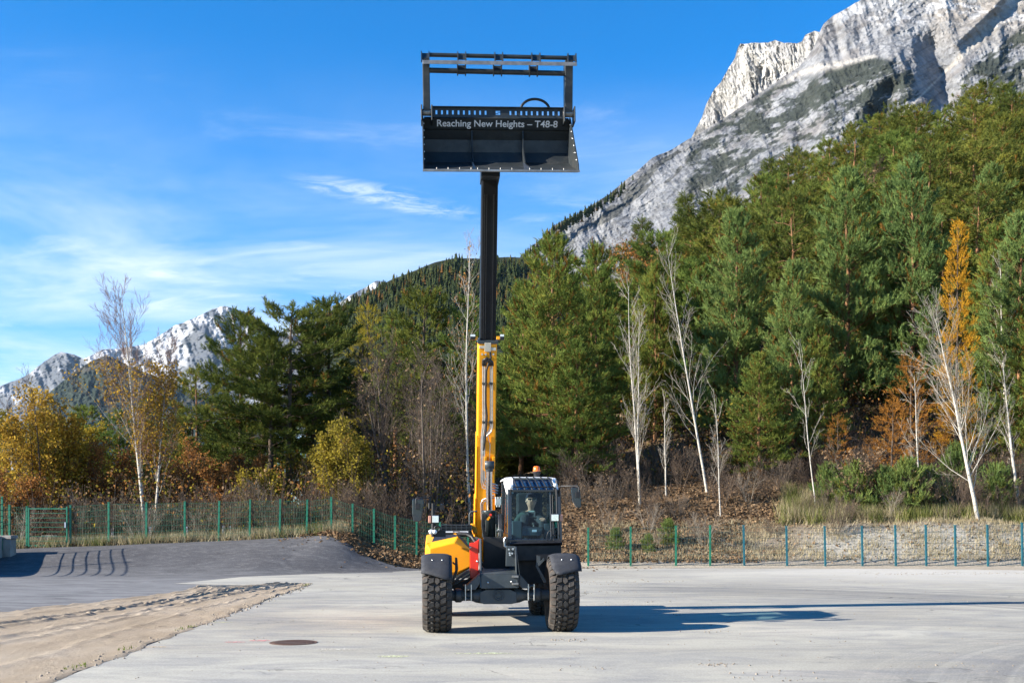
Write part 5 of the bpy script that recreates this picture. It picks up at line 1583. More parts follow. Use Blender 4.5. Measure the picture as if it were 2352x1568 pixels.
m = MB(); m.lathe([(0, .085), (-.012, .085), (-.012, .077), (-.004, .077), (-.004, .060), (-.010, .060), (-.010, .052), (0, .05)], e, 'y', 32)
m.box(e.x - .045, e.x + .045, e.y - .008, e.y, e.z - .012, e.z + .012)
part(m, 'emblem', dgrey, axle)
ra = MB()
ra.lathe([(-.8, .085), (-.4, .085), (-.25, .15), (.25, .15), (.4, .085), (.8, .085)], (0, 3.0, .56), 'x', 18)
part(ra, 'rear_axle', dgrey)

# ---- chassis
ch = MB()
# nose plate and its upper shelf
ch.prism([A(622, 928, -.16), A(905, 928, -.16), A(905, 1030, -.16), A(622, 1036, -.16)], (0, .05, 0))
ch.hexa([A(622, 926, -.16), A(905, 926, -.16), A(898, 884, .25), A(630, 884, .25)], [A(622, 934, -.13), A(905, 934, -.13), A(898, 892, .28), A(630, 892, .28)])
# cheek plates beside the boom well
ch.prism([A(905, 1030, -.165), A(910, 930, -.165), A(888, 720, .02), A(872, 720, .02), A(888, 930, -.165), A(888, 1030, -.165)], (0, 1.6, 0))
ch.prism([A(612, 1030, -.165), A(612, 660, .1), A(624, 660, .1), A(626, 1030, -.165)], (0, 2.2, 0))
ch.prism([A(812, 712, .06), A(872, 718, .06), A(880, 868, .06), A(806, 868, .06)], (0, .10, 0))
# sloping wing brackets down to the axle
ch.prism([A(612, 924, -.12), A(620, 985, -.12), A(578, 1046, -.12), A(500, 1040, -.12), A(508, 1016, -.12)], (0, .30, 0))
ch.prism([A(908, 924, -.12), A(996, 1020, -.12), A(990, 1036, -.12), A(930, 1032, -.12), A(906, 1004, -.12)], (0, .30, 0))
# long frame rails to the rear
ch.box(-.30, -.22, .3, 4.0, .62, .98)
ch.box(.22, .30, .3, 4.0, .62, .98)
ch.box(-.9, .9, 3.9, 4.25, .62, 1.25)
part(ch, 'chassis', dgrey, TH, .006)
m = MB()
for cy in (945, 1000):
    p = A(880, cy, -.20)
    m.box(p.x - .055, p.x + .045, p.y - .02, p.y + .035, p.z - .016, p.z + .016)
part(m, 'tow_lug', edge_steel, TH, .004)
m = MB()
for (cx, cy) in ((672, 990), (848, 983), (590, 830)):
    p = A(cx, cy, -.17); m.lathe([(0, .016), (-.012, .014), (-.016, .001)], p, 'y', 10)
part(m, 'bolt', bolt_m)
m = MB()
for (cx, cy) in ((828, 740), (858, 738), (834, 768), (852, 770), (836, 782), (860, 735)):
    p = A(cx, cy, .05); m.tube([p, p + Vector((0, -.05, 0))], .014, 8)
part(m, 'hydraulic_coupling', bolt_m)
# dark well between the cheeks and the lower hull of the cab
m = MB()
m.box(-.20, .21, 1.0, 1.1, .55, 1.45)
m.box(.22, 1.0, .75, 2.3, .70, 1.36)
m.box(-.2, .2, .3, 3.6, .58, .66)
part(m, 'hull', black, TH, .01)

# ---- fenders on brackets
def fender(x0, x1, low, label=None):
    m = MB()
    n, k = 18, 8
    rad = .625
    top, bot = [], []
    for i in range(n + 1):
        for j in range(k + 1):
            t = j / k
            a0 = math.radians(low(t))
            a = a0 + (math.radians(128) - a0) * i / n
            x = x0 + (x1 - x0) * t
            dr = -.035 * (abs(2 * t - 1)) ** 4
            top.append((x, -(rad + dr) * math.cos(a), R_T + (rad + dr) * math.sin(a)))
            bot.append((x, -(rad + dr - .02) * math.cos(a), R_T + (rad + dr - .02) * math.sin(a)))
    q = k + 1
    fs = [(i * q + j, i * q + j + 1, (i + 1) * q + j + 1, (i + 1) * q + j) for i in range(n) for j in range(k)]
    o = len(top)
    ring = [j for j in range(q)] + [i * q + k for i in range(1, n + 1)] + [n * q + j for j in range(k - 1, -1, -1)] + [i * q for i in range(n - 1, 0, -1)]
    m.add(top + bot, fs + [tuple(o + v for v in reversed(f)) for f in fs] + [(ring[i], ring[(i + 1) % len(ring)], o + ring[(i + 1) % len(ring)], o + ring[i]) for i in range(len(ring))], 0, True)
    f = part(m, 'fender', fender_m)
    for t in (.36, .68):
        a = math.radians(58)
        p = Vector((x0 + (x1 - x0) * t, -(rad + .003) * math.cos(a), R_T + (rad + .003) * math.sin(a)))
        mm = MB(); mm.lathe([(0, .012), (-.010, .010), (-.013, .001)], p, 'y', 10); part(mm, 'bolt', bolt_m, f)
    return f
fl = fender(-1.215, -.745, lambda t: 36 - 12 * min(1, t * 1.3))
fr = fender(.775, 1.235, lambda t: 30 + 12 * max(0, t - .25) + (16 * max(0, .15 - t) / .15))
m = MB(); m.prism([A(1042, 785, .05), A(1066, 790, .05), A(1068, 830, .05), A(1046, 862, .05), A(1108, 970, .05), A(1112, 990, .05), A(1095, 990, .05), A(1034, 870, .05)], (0, .06, 0))
m.prism([A(1048, 850, .03), A(1092, 805, .03), A(1098, 822, .03), A(1054, 868, .03)], (0, .05, 0)); part(m, 'fender_bracket', dgrey)
m = MB(); m.prism([A(424, 800, .0), A(441, 803, .0), A(448, 890, .0), A(436, 930, .0), A(412, 990, .0), A(396, 985, .0), A(424, 900, .0)], (0, .06, 0))
m.prism([A(405, 830, -.02), A(445, 860, -.02), A(445, 876, -.02), A(405, 846, -.02)], (0, .04, 0)); part(m, 'fender_bracket', black)

# ---- engine hood
hd = MB()
F1 = [Hd(432, 1490, .70), Hd(436, 1015, .70), Hd(880, 905, .70), Hd(1165, 1052, .70), Hd(1165, 1335, .70), Hd(940, 1440, .70)]
F2 = [Hd(346, 1490, .86), Hd(350, 1000, .86), Hd(372, 915, .86), Hd(450, 895, .92), Hd(940, 790, .92), Hd(1170, 985, .80), Hd(1170, 1350, .80), Hd(930, 1490, .86)]
x0h, x1h = F2[0].x, F2[5].x
B2 = [Vector((p.x, 3.3, p.z + (.10 if i in (2, 3, 4) else 0))) for i, p in enumerate(F2)]
vs_ = F1 + F2 + B2
hd.add(vs_, [(0, 1, 2, 3, 4, 5), (0, 6, 7, 1), (1, 7, 8, 9), (1, 9, 10, 2), (2, 10, 11, 3), (3, 11, 12, 4), (4, 12, 13, 5), (5, 13, 6, 0)] + [(6 + i, 14 + i, 14 + (i + 1) % 8, 6 + (i + 1) % 8) for i in range(8)] + [tuple(range(21, 13, -1))])
hood = part(hd, 'hood', yellow, TH, .012)
m = MB()
m.hexa([Hd(468, 886, .95), Hd(925, 786, .95), Hd(945, 728, 2.0), Hd(520, 772, 2.0)], [Hd(468, 900, .95), Hd(925, 804, .95), Hd(945, 747, 2.0), Hd(520, 792, 2.0)])
part(m, 'hood_cover', black, hood, .006)
m = MB(); m.hexa([Hd(925, 772, .90), Hd(970, 768, .90), Hd(1165, 965, .78), Hd(1165, 1030, .74)], [Hd(925, 772, 1.6), Hd(970, 768, 1.6), Hd(1165, 965, 1.5), Hd(1165, 1030, 1.5)]); part(m, 'hood_seal', black, hood)
m = MB(); m.tube([Hd(940, 745, 1.2), Hd(1100, 750, 1.15), Hd(1200, 800, 1.1), Hd(1265, 900, 1.0), Hd(1290, 1010, .9)], .035, 8); part(m, 'air_duct', black, hood)
g0, g1 = Hd(640, 690, 1.9), Hd(1190, 575, 1.9)
m = MB(); m.box(g0.x, g1.x, 1.93, 2.5, g0.z - .1, g1.z); gr = part(m, 'grille', black, hood, .01)
for k in range(7):
    x = g0.x + (g1.x - g0.x) * k / 6
    m = MB(); m.box(x - .006, x + .006, 1.905, 1.93, g0.z, g1.z); part(m, 'slat', dgrey, gr)
for z in (g0.z + .01, (g0.z + g1.z) / 2, g1.z - .008):
    m = MB(); m.box(g0.x, g1.x, 1.90, 1.904, z - .005, z + .005); part(m, 'slat', dgrey, gr)
m = MB(); p, q = Hd(695, 720, 1.7), Hd(855, 695, 1.7); m.box(p.x, q.x, 1.7, 1.73, p.z, q.z)
p, q = Hd(975, 720, 1.7), Hd(1130, 695, 1.7); m.box(p.x, q.x, 1.7, 1.73, p.z, q.z); part(m, 'trim_strip', letter_m, hood)
m = MB()
for k in range(8):
    p = Hd(864 + k * 13.5, 717, 1.7); m.box(p.x - .006, p.x + .004, 1.712, 1.73, p.z, p.z + .016)
part(m, 'badge', letter_m, hood)
# yellow rear shoulder and hand rail
m = MB(); m.prism([Hd(1195, 560, 2.3), Hd(1260, 560, 2.3), Hd(1305, 720, 2.3), Hd(1240, 760, 2.3), Hd(1195, 640, 2.3)], (0, .6, 0)); part(m, 'rear_shoulder', yellow, TH, .01)
m = MB(); m.tube([Hd(1155, 570, 2.2), Hd(1155, 390, 2.2), Hd(1175, 345, 2.2), Hd(1290, 335, 2.2)], .016, 8); part(m, 'hand_rail', dgrey)
# skirt below the hood
m = MB()
m.hexa([A(428, 962, .45), A(540, 880, .45), A(540, 905, .45), A(420, 990, .45)], [A(428, 962, 2.2), A(540, 880, 2.2), A(540, 905, 2.2), A(420, 990, 2.2)])
m.hexa([A(412, 998, .44), A(540, 918, .44), A(540, 935, .44), A(412, 1014, .44)], [A(412, 998, 2.2), A(540, 918, 2.2), A(540, 935, 2.2), A(412, 1014, 2.2)])
part(m, 'step_plate', dgrey, TH, .004)
m = MB(); m.hexa([A(400, 1020, .5), A(560, 940, .5), A(600, 1030, .5), A(420, 1060, .5)], [A(400, 1020, 2.4), A(560, 940, 2.4), A(600, 1030, 2.4), A(420, 1060, 2.4)]); part(m, 'side_panel', black)
# red locking beam beside the boom
m = MB(); m.prism([Hd(1155, 905, .35), Hd(1240, 900, .35), Hd(1300, 860, .35), Hd(1332, 826, .35), Hd(1318, 960, .35), Hd(1318, 1300, .35), Hd(1318, 1545, .35), Hd(1168, 1545, .35)], (0, .14, 0)); rb = part(m, 'boom_lock', red_p, TH, .008)
for (cx, cy) in ((1295, 1240), (1168, 990)):
    m = MB(); p = Hd(cx, cy, .345); m.lathe([(0, .016), (-.012, .014), (-.016, .001)], p, 'y', 10); part(m, 'bolt', bolt_m, rb)
for dx in (0, 24):
    m = MB(); m.tube([Hd(1332 + dx, 1090, .33), Hd(1336 + dx, 1250, .32), Hd(1330 + dx, 1410, .30)], .012, 8); part(m, 'pipe', steel)

# ---- lamps and mirrors
def head_lamp(x0, x1, y0, y1, yl, conv, ind):
    a, b = conv(x0, y1, yl), conv(x1, y0, yl)
    m = MB(); m.box(a.x, b.x, yl, yl + .09, a.z, b.z); o = part(m, 'head_lamp', black, TH, .012)
    d = .09 * (b.x - a.x)
    m = MB(); m.box(a.x + d, b.x - d, yl - .012, yl - .002, a.z + d, b.z - d); part(m, 'lens', lens_m, o, .008)
    w = (b.x - a.x) * .45
    if ind < 0: m = MB(); m.box(a.x - w, a.x - .004, yl + .02, yl + .085, a.z + .005, b.z - .012)
    else: m = MB(); m.box(b.x + .004, b.x + w, yl + .02, yl + .085, a.z + .01, b.z - .015)
    part(m, 'indicator', indicator, o, .01)
head_lamp(470, 608, 402, 553, .25, Hd, -1)
head_lamp(985, 1112, 785, 908, .35, Cb, 1)
m = MB(); m.tube([Hd(495, 190, .3), Hd(495, 800, .3)], .030, 8); m.tube([Hd(430, 185, .3), Hd(430, 290, .3)], .026, 8); m.tube([Hd(430, 240, .3), Hd(495, 240, .3)], .02, 6)
p = Hd(570, 650, .28); m.lathe([(0, .055), (-.03, .055), (-.03, .03), (0, .03)], p, 'y', 16)
p = Hd(620, 740, .35); m.box(p.x - .09, p.x + .09, .3, .6, p.z - .05, p.z + .06)
part(m, 'lamp_post', black)
def round_lamp(p, rad):
    m = MB(); m.lathe([(.06, .2 * rad), (.05, .8 * rad), (0, rad), (-.012, rad)], p, 'y', 20); o = part(m, 'work_lamp', black)
    m = MB(); m.lathe([(-.013, .96 * rad), (-.022, .7 * rad), (-.026, .001)], p, 'y', 20); part(m, 'lens', white_lens, o)
white_lens = simple('white_lens', (.72, .74, .72), .25, .2, .1, 30)
round_lamp(Hd(525, 708, .2), .036); round_lamp(Hd(462, 708, .27), .042)
def mirror(outline, bx, by, conv, yl, arm, depth=.12):
    c = [conv(x, y, yl) for x, y in outline]
    m = MB(); m.prism(c, (0, depth, 0)); o = part(m, 'mirror', cabpaint, TH, .03)
    cen = sum(c, Vector()) / len(c)
    m = MB(); m.add([cen + (p - cen) * .88 + Vector((0, depth + .004, 0)) for p in c], [tuple(range(len(c)))]); part(m, 'mirror_glass', mirror_gl, o)
    p = conv(bx, by, yl - .02); m = MB(); m.box(p.x - .035, p.x + .035, yl - .05, yl - .002, p.z - .045, p.z + .045); m.tube(arm, .014, 8); part(m, 'mirror_arm', black, o, .008)
mirror([(118, 135), (130, 112), (325, 108), (330, 200), (290, 500), (265, 528), (140, 520), (118, 400)], 215, 245, Hd, .3, [Hd(190, 200, .26), Hd(190, 110, .26), Hd(215, 92, .26), Hd(400, 96, .28), Hd(430, 120, .3), Hd(430, 190, .3)])
mirror([(630, 205), (655, 190), (690, 210), (692, 320), (665, 342), (635, 320)], 655, 260, Hd, 1.2, [Hd(655, 300, 1.2), Hd(655, 350, 1.2), Hd(500, 352, .5)], .05)
mirror([(1290, 400), (1310, 385), (1405, 385), (1430, 440), (1445, 680), (1420, 698), (1375, 690), (1310, 580)], 1390, 500, Cb, .35, [Cb(1405, 520, .32), Cb(1405, 390, .32), Cb(1385, 368, .34), Cb(1140, 372, .5), Cb(1112, 400, .6), Cb(1112, 520, .65)])

# ---- cab
XL, XR = A(822, 400, .62).x, A(1222, 400, .62).x
ZB, ZW, ZT = A(0, 668, .62).z, A(0, 296, .66).z, A(0, 200, .95).z
YF, YT, YR_ = .62, .70, 2.15
cb = MB()
def post(m, pts, w, d):
    for a, b in zip(pts[:-1], pts[1:]):
        m.hexa([a + Vector(v) for v in ((-w, -d, 0), (w, -d, 0), (w, d, 0), (-w, d, 0))], [b + Vector(v) for v in ((-w, -d, 0), (w, -d, 0), (w, d, 0), (-w, d, 0))])
V3 = lambda *a: Vector(a)
post(cb, [V3(XL + .03, YF, ZB - .02), V3(XL + .035, YT, ZW)], .032, .035)
xrp = A(1150, 400, .62).x
post(cb, [V3(XR - .015, YF + .02, ZB - .02), V3(XR - .03, YT + .02, ZW)], .035, .035)
post(cb, [V3(xrp, YF + .01, ZB - .01), V3(xrp - .005, YT + .01, ZW)], .020, .02)
post(cb, [V3(XL + .03, YR_, ZB - .02), V3(XL + .03, YR_ - .05, ZT - .03)], .035, .05)
post(cb, [V3(XR - .03, YR_, ZB - .02), V3(XR - .04, YR_ - .05, ZT - .03)], .035, .05)
post(cb, [V3(XL + .03, 1.35, ZB - .02), V3(XL + .035, 1.35, ZT - .03)], .022, .03)
cb.box(XL, XR, YT - .03, YT + .03, ZW - .02, ZW + .02)
cb.box(XL, XR, YF - .04, YF + .04, ZB - .06, ZB + .01)
cb.box(XL, XL + .05, YF + .045, YR_ + .05, ZB - .10, ZB + .10)
cb.box(XR - .05, XR, YF + .045, YR_ + .05, ZB - .40, ZB + .06)
cb.box(XL + .052, XR - .052, YR_ - .02, YR_ + .03, ZB - .1, ZB + .18)
cb.box(XL + .052, XR - .052, YF + .045, YR_ - .03, ZB - .09, ZB - .05)
cab = part(cb, 'cab', cabpaint, TH, .012)
# ledge under the windscreen
m = MB(); m.hexa([A(840, 680, .50), A(1215, 672, .50), A(1235, 690, .46), A(835, 700, .46)], [A(840, 700, .66), A(1215, 692, .66), A(1235, 712, .66), A(835, 720, .66)]); m.box(XL + .02, XR, .55, .74, ZB - .34, ZB - .09); part(m, 'front_panel', black, cab, .01)
def pane(name, pts):
    m = MB(); m.add(pts, [tuple(range(len(pts)))]); return part(m, name, glass, cab)
pane('windscreen', [V3(XL + .063, YF - .005, ZB + .012), V3(xrp - .022, YF - .005, ZB + .012), V3(xrp - .027, YT - .005, ZW - .022), V3(XL + .068, YT - .005, ZW - .022)])
pane('corner_window', [V3(xrp + .022, YF, ZB + .012), V3(XR - .052, YF + .01, ZB + .012), V3(XR - .066, YT + .01, ZW - .022), V3(xrp + .017, YT, ZW - .022)])
pane('side_window', [V3(XL + .02, YF + .05, ZB + .105), V3(XL + .02, 1.32, ZB + .105), V3(XL + .03, 1.32, ZT - .08), V3(XL + .03, 1.0, ZT - .08), V3(XL + .025, YT + .05, ZW)])
pane('side_window', [V3(XL + .02, 1.385, ZB + .105), V3(XL + .02, YR_ - .06, ZB + .105), V3(XL + .03, YR_ - .1, ZT - .08), V3(XL + .03, 1.385, ZT - .08)])
pane('side_window', [V3(XR - .02, YF + .07, ZB + .065), V3(XR - .02, YR_ - .06, ZB + .065), V3(XR - .03, YR_ - .1, ZT - .08), V3(XR - .045, 1.0, ZT - .08), V3(XR - .03, YT + .07, ZW)])
pane('rear_window', [V3(XL + .07, YR_ - .005, ZB + .185), V3(XR - .07, YR_ - .005, ZB + .185), V3(XR - .08, YR_ - .055, ZT - .07), V3(XL + .07, YR_ - .055, ZT - .07)])
pane('roof_window', [V3(XL + .075, YT + .01, ZW + .022), V3(XR - .08, YT + .01, ZW + .022), V3(XR - .10, 1.16, ZT - .012), V3(XL + .09, 1.16, ZT - .012)]).data.materials[0] = roof_glass
# white roof with cheeks beside the roof window
rf = MB()
rf.prism([V3(XL - .03, 1.12, ZT - .03), V3(XL - .01, 1.12, ZT + .010), V3(XL + .10, 1.12, ZT + .022), V3(XR - .14, 1.12, ZT + .022), V3(XR - .03, 1.12, ZT + .006), V3(XR - .01, 1.12, ZT - .03), V3(XR - .10, 1.12, ZT + .004), V3(XL + .09, 1.12, ZT + .004)], (0, 1.05, 0))
for (xa, xb, xo) in ((XL + .10, XL - .015, XL - .035), (XR - .075, XR - .02, XR - .005)):
    rf.hexa([V3(xa, YT + .0, ZW - .01), V3(xb, YT + .06, ZW - .0), V3(xo, 1.119, ZT - .03), V3(xa + (.02 if xa < .6 else -.02), 1.119, ZT + .015)],
            [V3(xa, YT + .0, ZW - .05), V3(xb, YT + .06, ZW - .06), V3(xo, 1.119, ZT - .10), V3(xa + (.02 if xa < .6 else -.02), 1.119, ZT - .04)])
roof = part(rf, 'roof', white_p, cab, .015)
# guard bars over the roof window
for k in range(6):
    t = (k + .15) / 5.6
    x = XL + .10 + (XR - XL - .20) * t
    m = MB(); m.tube([V3(x + .05, YT - .02, ZW + .01), V3(x + .035, YT + .02, ZW + .07), V3(x, 1.06, ZT + .004), V3(x - .01, 1.12, ZT + .018)], .011, 6); part(m, 'guard_bar', black, cab)
for (y, z) in ((YT + .0, ZW + .06),):
    m = MB(); m.tube([V3(XL + .09, y, z), V3(XR - .09, y, z)], .011, 6); part(m, 'guard_bar', black, cab)
# beacon
p = A(1039, 192, 1.6)
m = MB(); m.lathe([(-.03, .05), (.05, .05), (.055, .066), (.085, .066)], p, 'z', 20); bc = part(m, 'beacon', black)
m = MB(); m.lathe([(.086, .064), (.10, .064), (.16, .058), (.175, .045), (.18, .001)], p, 'z', 20); part(m, 'lens', amber, bc)
round_lamp(A(845, 268, .58), .036); round_lamp(A(1180, 258, .58), .036)
m = MB(); m.tube([A(846, 285, .60), A(840, 330, .64)], .012, 6); m.tube([A(1180, 275, .60), A(1186, 330, .64)], .014, 6)
m.tube([A(1190, 225, .7), A(1196, 250, .66)], .03, 8); part(m, 'lamp_bracket', black)
# wiper arms, tubes on the right pillar
for (x0, x1_, y0_) in ((1150, 1146, 555), (1166, 1163, 555)):
    m = MB(); m.tube([A(x0, 690, .52), A(x1_, 530, .54), A(x1_ - 4, 330, .60)], .008, 6); part(m, 'wiper_arm', black, cab)
m = MB(); m.tube([A(1150, 590, .5), A(1125, 610, .5), A(1112, 650, .5), A(1125, 675, .5), A(1150, 680, .5)], .006, 6); part(m, 'washer_hose', rubber, cab)
m = MB(); m.tube([A(1188, 285, .6), A(1192, 470, .55), A(1206, 560, .55), A(1212, 670, .55)], .015, 8); part(m, 'grab_rail', black, cab)
m = MB(); m.tube([A(808, 650, .45), A(794, 665, .45), A(796, 715, .45), A(808, 722, .45)], .016, 8); part(m, 'step_handle', steel, cab)
# inside: seat, dash, steering wheel, lever
m = MB(); s0 = Cb(680, 1000, 1.3)
sx = s0.x
m.box(sx - .24, sx + .24, 1.02, 1.50, ZB + .10, ZB + .24); m.box(sx - .22, sx + .22, 1.48, 1.60, ZB + .22, ZB + .78); m.box(sx - .10, sx + .10, 1.50, 1.58, ZB + .80, ZB + .92)
part(m, 'seat', seat_m, cab, .05)
m = MB(); m.hexa([Cb(545, 1120, .68), Cb(830, 1120, .68), Cb(870, 1015, .68), Cb(560, 985, .68)], [Cb(545, 1120, .86), Cb(830, 1120, .86), Cb(870, 990, .86), Cb(560, 965, .86)]); m.box(XL + .08, XL + .24, .75, 1.5, ZB - .04, ZB + .30); m.box(XR - .26, XR - .10, .75, 1.5, ZB - .04, ZB + .26); part(m, 'dashboard', dash_m, cab, .015)
m = MB(); p, q = Cb(702, 1060, .66), Cb(772, 1025, .66); m.box(p.x, q.x, .655, .665, p.z, q.z); part(m, 'card', paper, cab)
sw = Cb(735, 945, .92)
m = MB()
ring = []
for k in range(25):
    a = 2 * math.pi * k / 24
    ring.append(sw + Vector((.185 * math.cos(a), .185 * math.sin(a) * .82, .185 * math.sin(a) * .57)))
m.tube(ring, .015, 8, 0, False); m.tube([sw + V3(-.18, 0, 0), sw + V3(.18, 0, 0)], .012, 6); m.tube([sw, sw + V3(0, -.12, -.32)], .03, 8); m.lathe([(0, .045), (.03, .04), (.035, .001)], sw, 'z', 14); part(m, 'steering_wheel', black, cab)
jx = Cb(455, 970, 1.0)
m = MB(); m.tube([jx + V3(0, 0, -.14), jx], [.016, .012], 8); m.lathe([(-.02, .02), (.03, .026), (.055, .001)], jx, 'z', 12); part(m, 'joystick', black, cab)

# ---- boom
PA, PB = Vector((0, 3.55, 1.15)), Vector((0, 1.80, 7.85))
AX = (PB - PA).normalized()
NF = Vector((0, -AX.z, AX.y)) * 1.0           # out of the face turned to the camera
def Bm(px, py, off):
    p0, p1 = L(px, py, 0.0), L(px, py, 4.0)
    d = p1 - p0
    t = (off - (p0 - PA).dot(NF)) / d.dot(NF)
    return p0 + d * t
def Bc(cx, cy, off): return Bm(1035.4 + .3049 * cx, 716.8 + .3049 * cy, off)   # boom close-up
def bs(p): return (p - PA).dot(AX)
OW = .23
oxl, oxr = Bc(204, 600, OW).x, Bc(343, 600, OW).x
s_top = bs(Bc(270, 226, OW))
def boombox(m, x0, x1, s0, s1, d0, d1, mi=0):
    q = lambda x, s, d: Vector((x, 0, 0)) + PA + AX * s + NF * d
    m.hexa([q(x0, s0, d0), q(x1, s0, d0), q(x1, s0, d1), q(x0, s0, d1)], [q(x0, s1, d0), q(x1, s1, d0), q(x1, s1, d1), q(x0, s1, d1)], mi)
m = MB()
boombox(m, oxl, oxr, -.15, s_top, -.25, OW)
boom = part(m, 'boom', yellow, TH, .022)
m = MB()   # lower doubler plates and collar
boombox(m, oxl - .016, oxl - .001, -.1, bs(Bc(204, 930, OW)), -.2, OW + .012)
boombox(m, oxr + .001, oxr + .010, -.1, bs(Bc(204, 1290, OW)), -.2, OW + .008)
boombox(m, oxl - .035, oxl - .017, -.1, bs(Bc(204, 1400, OW)), -.15, OW + .018)
boombox(m, Bc(212, 0, OW).x, Bc(230, 0, OW).x, bs(Bc(0, 1010, OW)), bs(Bc(0, 935, OW)), OW + .001, OW + .03)
boombox(m, Bc(316, 0, OW).x, Bc(334, 0, OW).x, bs(Bc(0, 980, OW)), bs(Bc(0, 935, OW)), OW + .001, OW + .03)
for (x0_, x1_) in ((250, 268), (312, 330)):
    boombox(m, Bc(x0_, 1130, OW).x, Bc(x1_, 1130, OW).x, bs(Bc(0, 1185, OW)), bs(Bc(0, 1080, OW)), OW + .001, OW + .10)
part(m, 'boom_bracket', yellow, boom, .006)
m = MB()
boombox(m, oxl - .012, oxr + .022, s_top - .03, s_top + .03, -.27, OW + .025)
part(m, 'boom_collar', galv_c if 'galv_c' in globals() else dgrey, boom, .006)
m = MB()
boombox(m, Bc(258, 0, OW).x, Bc(306, 0, OW).x, bs(Bc(0, 294, OW)), bs(Bc(0, 226, OW)), OW + .002, OW + .03)
boombox(m, Bc(216, 0, OW).x, Bc(256, 0, OW).x, bs(Bc(0, 270, OW)), bs(Bc(0, 250, OW)), OW + .002, OW + .025)
boombox(m, Bc(308, 0, OW).x, Bc(345, 0, OW).x, bs(Bc(0, 285, OW)), bs(Bc(0, 262, OW)), OW + .002, OW + .025)
part(m, 'wear_plate', simple('cream_plate', (.52, .48, .38), .6, 0, .1, 6), boom, .004)
m = MB()
for (cx, cy) in ((236, 316), (262, 316), (320, 316)):
    p = Bc(cx, cy, OW + .002); m.tube([p, p + NF * .02], .018, 8)
part(m, 'bolt', bolt_m, boom)
# inner telescopes
ixl, ixr = Bm(1104.5, 600, .17).x, Bm(1141.5, 600, .17).x
m = MB(); boombox(m, ixl, ixr, s_top - .4, bs(PB), -.17, .17); inner = part(m, 'inner_boom', boom_in, TH, .03)
m = MB()
for x in (ixl + .05, ixl + .085, ixr - .075):
    boombox(m, x, x + .012, s_top, bs(PB) - .5, .171, .178)
part(m, 'wear_strip', simple('wear_strip', (.012, .012, .014), .4, 0, .3, 3), inner)
# work lights on yellow brackets
for (x0_, x1_, bx0, bx1) in ((145, 186, 176, 204), (368, 402, 345, 372)):
    p, q = Bc(x0_, 208, .2), Bc(x1_, 168, .2)
    m = MB(); m.box(p.x, q.x, p.y - .05, p.y + .06, p.z, q.z); wl_ = part(m, 'boom_light', black, TH, .012)
    m = MB(); m.box(p.x + .006, q.x - .006, p.y - .062, p.y - .052, p.z + (q.z - p.z) * .55, q.z - .006); part(m, 'lens', white_lens, wl_)
    a_, b_ = Bc(bx0, 206, .2), Bc(bx1, 182, .2)
    m = MB(); m.box(a_.x, b_.x, p.y - .02, p.y + .03, a_.z, b_.z); part(m, 'bracket', yellow, wl_, .005)
# pipes and hoses on the face
pipes = [[(243, 398), (243, 820), (240, 870), (231, 950), (230, 1275), (238, 1320), (352, 1365)],
         [(257, 410), (256, 820), (252, 880), (240, 955), (239, 1265), (250, 1305), (356, 1345)],
         [(299, 410), (299, 860), (290, 890), (248, 940), (247, 1255), (262, 1290), (358, 1325)],
         [(312, 398), (312, 868), (303, 900), (254, 948), (253, 1245), (274, 1278), (355, 1305)],
         [(278, 930), (296, 1000), (290, 1130)],
         [(232, 1560), (228, 1440), (240, 1412), (330, 1375)], [(243, 1560), (240, 1450), (250, 1425), (330, 1392)]]
for i, pl in enumerate(pipes):
    m = MB(); m.tube([Bc(x, y, OW + .045 + .012 * (i % 2)) for x, y in pl], .0145 if i < 4 or i > 4 else .007, 8); part(m, 'hydraulic_pipe', steel, boom)
for cy in (535, 825):
    for cx in (250, 301):
        m = MB(); p, q = Bc(cx - 14, cy + 10, OW + .02), Bc(cx + 14, cy - 10, OW + .02); boombox(m, p.x, q.x, bs(p), bs(q), OW + .002, OW + .075); part(m, 'pipe_clamp', dgrey, boom, .004)
m = MB(); m.tube([Bc(x, y, OW + .10) for x, y in ((296, 298), (302, 340), (290, 372), (268, 440), (263, 600), (264, 690), (272, 780), (266, 870), (258, 960), (246, 1040))], .018, 8); part(m, 'hose', rubber, boom)
for (x0_, x1_, h) in ((242, 300, 345), (252, 310, 352), (262, 316, 360), (246, 290, 350)):
    m = MB(); m.tube([Bc(x0_, 402, OW + .05), Bc(x0_ + 2, h + 18, OW + .09), Bc((x0_ + x1_) / 2, h, OW + .12), Bc(x1_ - 2, h + 18, OW + .09), Bc(x1_, 402, OW + .05)], .022, 8); part(m, 'hose', rubber, boom)
# lift cylinder in front of the boom
m = MB(); m.tube([Bc(290, 1165, .42), Bc(288, 1330, .40), Bc(290, 1520, .36)], .058, 16); part(m, 'cylinder_rod', chrome)
m = MB(); p = Bc(291, 1150, .42); m.lathe([(-.085, .02), (-.085, .075), (.085, .075), (.085, .02)], p, 'x', 18); m.tube([p, Bc(290, 1195, .42)], .068, 14); part(m, 'rod_eye', dgrey)
c0, c1 = A(680, 465, 1.9), A(680, 650, 1.9)
m = MB(); m.lathe([(c1.z - c0.z, .001), (c1.z - c0.z, .12), (0, .12), (.012, .125), (.03, .125), (.045, .10), (.045, .001)], c0, 'z', 24); cyl = part(m, 'lift_cylinder', simple('cylinder_paint', (.035, .045, .045), .3, 0, .2, 5))
for dx in (-.115, -.06, .06, .115):
    m = MB(); m.tube([c0 + V3(dx, -.09, .01), c0 + V3(dx, -.10, c1.z - c0.z + .02)], .010, 6); part(m, 'tie_rod', dgrey if abs(dx) > .1 else black, cyl)
m = MB()
